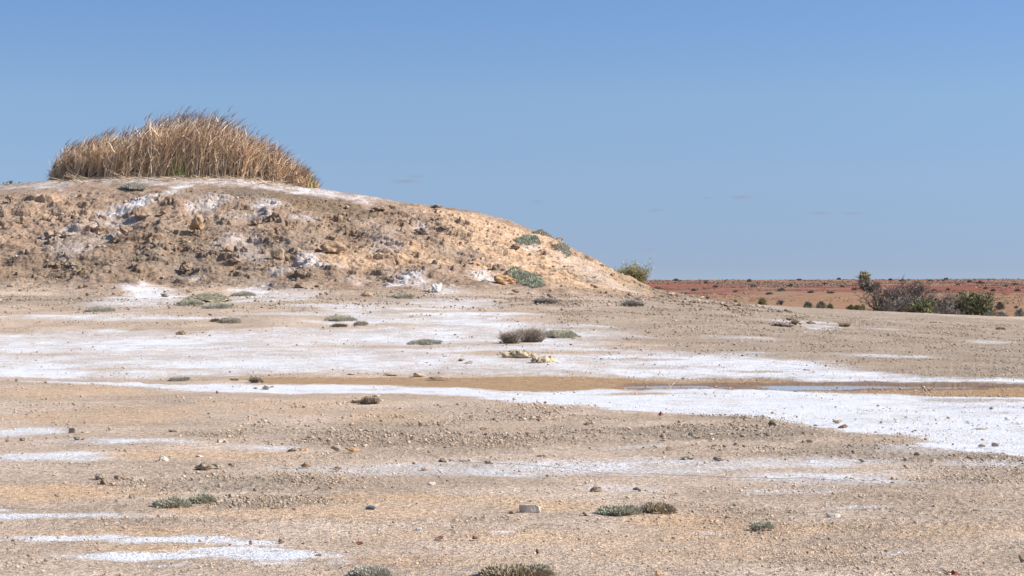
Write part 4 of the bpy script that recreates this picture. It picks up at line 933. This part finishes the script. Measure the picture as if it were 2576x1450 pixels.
def far_bush(u, v, w, h, pal, label, seed, D=None, group=None, n=900, name='desert_shrub'):
    rs = np.random.RandomState(seed)
    if D is None: x, y = hit(u, v)
    else: y = D; x = (P(u) - 512) / F * D
    z = float(zfull(x, y)); sc = y / F / K; a = w * sc / 2
    H = h * sc if D is None else EYE + (HV - P(v - h)) / F * D - z
    e = empty(name, (x, y, z), label, 'shrub', group); L = max(1.3 * y / F, .04)
    th = rs.rand(n) * 6.28; ph = rs.rand(n) ** .8; r = np.sqrt(np.clip(1 - ph ** 2.2, 0, 1)) * rs.uniform(.35, 1, n) * (1 + .45 * np.sin(th * 2 + seed) + .2 * np.sin(th * 5 + 2 * seed)) * .85; ph = ph * (.62 + .5 * fbm(np.cos(th) * r * 2 + seed, np.sin(th) * r * 2, 1., 2, 3) + .25 * rs.rand(n))
    p = np.stack([x + np.cos(th) * r * a, y + np.sin(th) * r * a * .8, z + ph * H * .92], 1)
    pal = np.array(pal); mb = MB()
    blades(mb, p, np.stack([np.cos(th) * .6, np.sin(th) * .6, .7 + 0 * th], 1) + rs.normal(size=(n, 3)) * .4, L * rs.uniform(.6, 1.3, n), L * .5, pal[rs.randint(0, len(pal), n)] * rs.uniform(.7, 1.25, (n, 1)), seg=1)
    mb.build('foliage', M_leaf, e, loc=(x, y, z)); mb = MB()
    for i in range(7):
        an = rs.uniform(0, 6.28); tube(mb, (x, y, z - .05), (x + math.cos(an) * a * .6, y + math.sin(an) * a * .5, z + H * rs.uniform(.4, .8)), .3 * y / F, .1 * y / F, (.16, .12, .09), 3)
    mb.build('branches', M_twig, e, loc=(x, y, z)); return e
OLIVE = [(.27,.25,.11),(.34,.30,.15),(.20,.18,.09)]; DG = [(.24,.23,.17),(.31,.29,.22),(.18,.17,.12)]; BG = [(.30,.31,.28),(.37,.37,.34),(.23,.235,.21)]
far_bush(1918,756,32,9,OLIVE,'low olive-green bush on the crest right of the hill',61,D=77)
far_bush(2033,763,34,7,DG,'dark bush pair on the crest, left of the grey-green one',62,D=80)
far_bush(2066,764,34,8,DG,'grey-green bush on the crest right of the dark pair',63,D=80)
far_bush(2089,768,12,5,OLIVE,'tiny olive bush on the crest right of the grey-green one',64,D=78)
far_bush(2140,776,20,9,OLIVE,'left one of two olive bushes touching each other on the crest',65,D=79)
far_bush(2158,777,26,10,OLIVE,'right one of two olive bushes touching each other on the crest',66,D=79)
far_bush(2172,768,18,12,DG,'dark rounded shrub standing on the orange bank',67,D=140)
far_bush(2488,798,34,14,BG,'grey bush right of the round green tree',68,D=82)
far_bush(2520,800,32,17,BG,'blue-grey bush near the right edge on the crest',69,D=82)
far_bush(2565,799,28,26,BG,'dark blue-green bush cut by the right edge',70,D=82)
far_bush(2516,768,22,12,DG,'small green shrub on the bank above the blue-grey bush',71,D=150)
far_bush(2533,784,12,7,DG,'tiny dark shrub between the blue-grey bush and the bank',72,D=120)
twiggy(1975-12,767,40,12,[(.17,.14,.13)],'black dead twigs lying on the crest beside the olive bush',73,60, thick=1.5)
SC1 = [(.24,.22,.17),(.19,.18,.13),(.30,.27,.21)]; SC2 = [(.20,.21,.15),(.27,.26,.20)]; SC3 = [(.30,.24,.18),(.24,.19,.14)]
for i, (u, v, w, h) in enumerate([(1885,710,14,7),(1775,713,8,4),(1700,707,14,4),(1655,703,20,5),(1800,723,10,4),(1965,733,26,7),(1895,722,18,5),(1988,722,18,7),(2010,706,10,3),(2075,716,10,4),(2110,704,8,3),(2120,723,10,3),
    (2240,706,10,4),(2270,708,14,4),(2310,715,12,4),(2340,708,10,3),(2466,714,18,6),(2440,710,12,4),(2410,718,10,3),(2498,733,16,5),(2530,722,14,5),(2553,718,18,5),(2480,727,8,4),(2560,733,12,5),(2350,733,14,4),(2385,731,12,5),(2420,741,14,4),(2150,730,14,5),(2090,738,16,4),(2040,737,14,4),
    (1935,741,22,4),(1850,735,10,3),(2484,699,14,4),(2440,700,8,3),(2556,699,8,3),(1720,701,10,3),(1780,701,8,3),(1850,703,8,3),(2210,700,8,3),(2060,702,8,3),(2380,704,10,3),(1745,732,12,4)]):
    far_bush(u, v, w * 1.15, h * 1.25, [SC1, SC2, SC1, SC3][i % 4], 'small dark shrub dotted on the distant red plain', 200 + i, group='shrubs dotted on the red plain', n=260)

def dry_grass():
    rs = np.random.RandomState(9); n = 60000; a = rs.uniform(.05, .32, n); y = 1 / rs.uniform(1 / 1800, 1 / 150, n); x = a * y
    f = fbm(x, y * .45, .035, 4, 31, .6) - .05 - .10 * sstep(400, 1200, y) + .25 * fbm(x, y, .3, 2, 5); k = rs.rand(n) < sstep(-.02, .16, f) * np.where(y < 200, .25, 1); x, y = x[k], y[k]; n = len(x); z = zfull(x, y)
    mb = MB(); c = np.array([(.44,.30,.20),(.38,.25,.17),(.33,.26,.19),(.27,.23,.17),(.23,.21,.15)])
    for _ in range(3):
        L = rs.uniform(.35, 1.0, n) * y / F * 1.3
        blades(mb, np.stack([x + rs.normal(0, 1, n) * y / F, y + rs.normal(0, .5, n), z - .02], 1), np.stack([rs.normal(0, .9, n), rs.normal(0, .4, n), np.ones(n)], 1), L, y / F * rs.uniform(.8, 2.2, n), c[rs.randint(0, 5, n)], seg=1)
    o = mb.build('dry_grass', M_leaf); o['kind'] = 'stuff'; o['label'] = 'sparse dry grass over the red plain'; o['category'] = 'grass'
dry_grass()

# ------------------------------------------------------------------ wire, bones, sticks
def wire():
    pts = [(880,1117),(905,1112),(935,1103),(985,1118),(1013,1132),(1060,1147),(1100,1157),(1160,1166),(1240,1172),(1340,1176),(1410,1183),(1480,1192),(1560,1198),(1700,1203),(1880,1209),(2020,1212),(2200,1216),(2440,1213),(2600,1212)]
    q = [hit(*p) for p in pts]; xs = np.array([a[0] for a in q]); ys = np.array([a[1] for a in q]); t = np.linspace(0, len(q) - 1, 200)
    X = np.interp(t, range(len(q)), xs); Y = np.interp(t, range(len(q)), ys) + .03 * perlin(t * .8, t * 0)
    Z = zfull(X, Y) + .02 + .012 * perlin(t * 1.7, t * 0 + 4); mb = MB()
    for i in range(199): tube(mb, (X[i], Y[i], Z[i]), (X[i + 1], Y[i + 1], Z[i + 1]), .0015, .0015, (.30, .24, .18), 4)
    o = mb.build('wire', M_wire, loc=(X[60], Y[60], Z[60])); tag(o, 'long thin rusty wire lying across the near bank', 'wire')
wire()
def branch(u, v, segs, r, col, label, name, cat):
    x, y = hit(u, v); s = y / F / K; z = float(zfull(x, y)) + .01; mb = MB()
    for (a, b, c, d) in segs: tube(mb, (x + a * s, y, z + b * s), (x + c * s, y + .03, z + d * s), r * s, r * s * .5, col, 6)
    o = mb.build(name, M_peb, loc=(x, y, z)); return tag(o, label, cat)
b0 = branch(1683, 981, [(-5, 2, 4, 5), (2, 3, 0, 15), (3, 4, 8, 11), (8, 11, 16, 17), (4, 4, 7, 0)], 1.1, (.66, .58, .48), 'bleached forked stick standing on the edge of the rusty channel', 'bleached_stick', 'stick')
branch(2480, 977, [(-16, 3, 4, 1.5), (4, 1.5, 22, 1)], 1.0, (.14, .10, .08), 'dark stick lying across the far end of the water', 'stick', 'stick')
branch(772, 1302, [(-10, 1, 10, 1.5)], 1.3, (.08, .07, .06), 'short black stick on the gravel below the grey heaps', 'stick', 'stick')
branch(2090, 1386, [(-12, 1, 12, 2)], .8, (.36, .17, .11), 'thin reddish stick in front of the small pale stone at lower right', 'stick', 'stick')
branch(1845, 776, [(-14, 1, -2, 7), (-2, 7, 3, 12), (-2, 7, 10, 5)], 1.0, (.2, .16, .14), 'small dead branch in the rubble fan', 'stick', 'stick')

# ------------------------------------------------------------------ faint clouds far off
def cloud_mat():
    m = bpy.data.materials.new('thin cloud'); m.use_nodes = True; t = m.node_tree; t.nodes.clear()
    o = t.nodes.new('ShaderNodeOutputMaterial'); v = t.nodes.new('ShaderNodeVolumePrincipled'); v.inputs['Color'].default_value = (.42, .36, .40, 1); v.inputs['Anisotropy'].default_value = .1
    tc = t.nodes.new('ShaderNodeTexCoord'); le = t.nodes.new('ShaderNodeVectorMath'); le.operation = 'LENGTH'; t.links.new(tc.outputs['Object'], le.inputs[0])
    mr = t.nodes.new('ShaderNodeMapRange'); mr.inputs[1].default_value = 1; mr.inputs[2].default_value = .1; mr.inputs[3].default_value = 0; mr.inputs[4].default_value = 1; t.links.new(le.outputs['Value'], mr.inputs[0])
    n = t.nodes.new('ShaderNodeTexNoise'); n.inputs['Scale'].default_value = 2.4; n.inputs['Detail'].default_value = 3; t.links.new(tc.outputs['Object'], n.inputs['Vector'])
    a = t.nodes.new('ShaderNodeMapRange'); a.inputs[1].default_value = .4; a.inputs[2].default_value = .65; t.links.new(n.outputs['Fac'], a.inputs[0])
    k = t.nodes.new('ShaderNodeMath'); k.operation = 'MULTIPLY'; t.links.new(mr.outputs[0], k.inputs[0]); t.links.new(a.outputs[0], k.inputs[1])
    k2 = t.nodes.new('ShaderNodeMath'); k2.operation = 'MULTIPLY'; k2.inputs[1].default_value = .02; t.links.new(k.outputs[0], k2.inputs[0])
    t.links.new(k2.outputs[0], v.inputs['Density']); t.links.new(v.outputs[0], o.inputs['Volume']); return m
M_cloud = cloud_mat()
CL = [(1045,444,30,5,'upper flat wisp of the leftmost pair of clouds'),(1018,456,44,6,'lower flat wisp of the leftmost pair of clouds'),(1350,507,24,6,'lone small wisp of cloud above the middle of the right slope'),
      (1780,498,26,4,'short wisp of cloud left of the longer lilac one'),(1862,496,38,6,'longer lilac wisp of cloud high on the right'),(1650,529,28,6,'small wisp of cloud below the two on the right'),
      (1635,628,20,6,'faint pink wisp of cloud low over the red plain'),(2062,536,40,5,'left half of the rightmost drawn-out cloud'),(2142,537,34,5,'right half of the rightmost drawn-out cloud')]
cmesh = None
for i, (u, v, hw, hh, lab) in enumerate(CL):
    if cmesh is None:
        cv, cf = I3; mbc = MB(); mbc.add(cv, cf, (1, 1, 1)); o = mbc.build('cloud', M_cloud, smooth=True); cmesh = o.data
    else: o = bpy.data.objects.new('cloud', cmesh); COL.objects.link(o)
    D = 6000; o.location = ((P(u) - 512) / F * D, D, EYE + (HV - P(v)) / F * D); s = D / F / K
    o.scale = (hw * s * 1.1, hw * s * .8, hh * s * 1.2); tag(o, lab, 'cloud', 'faint clouds')
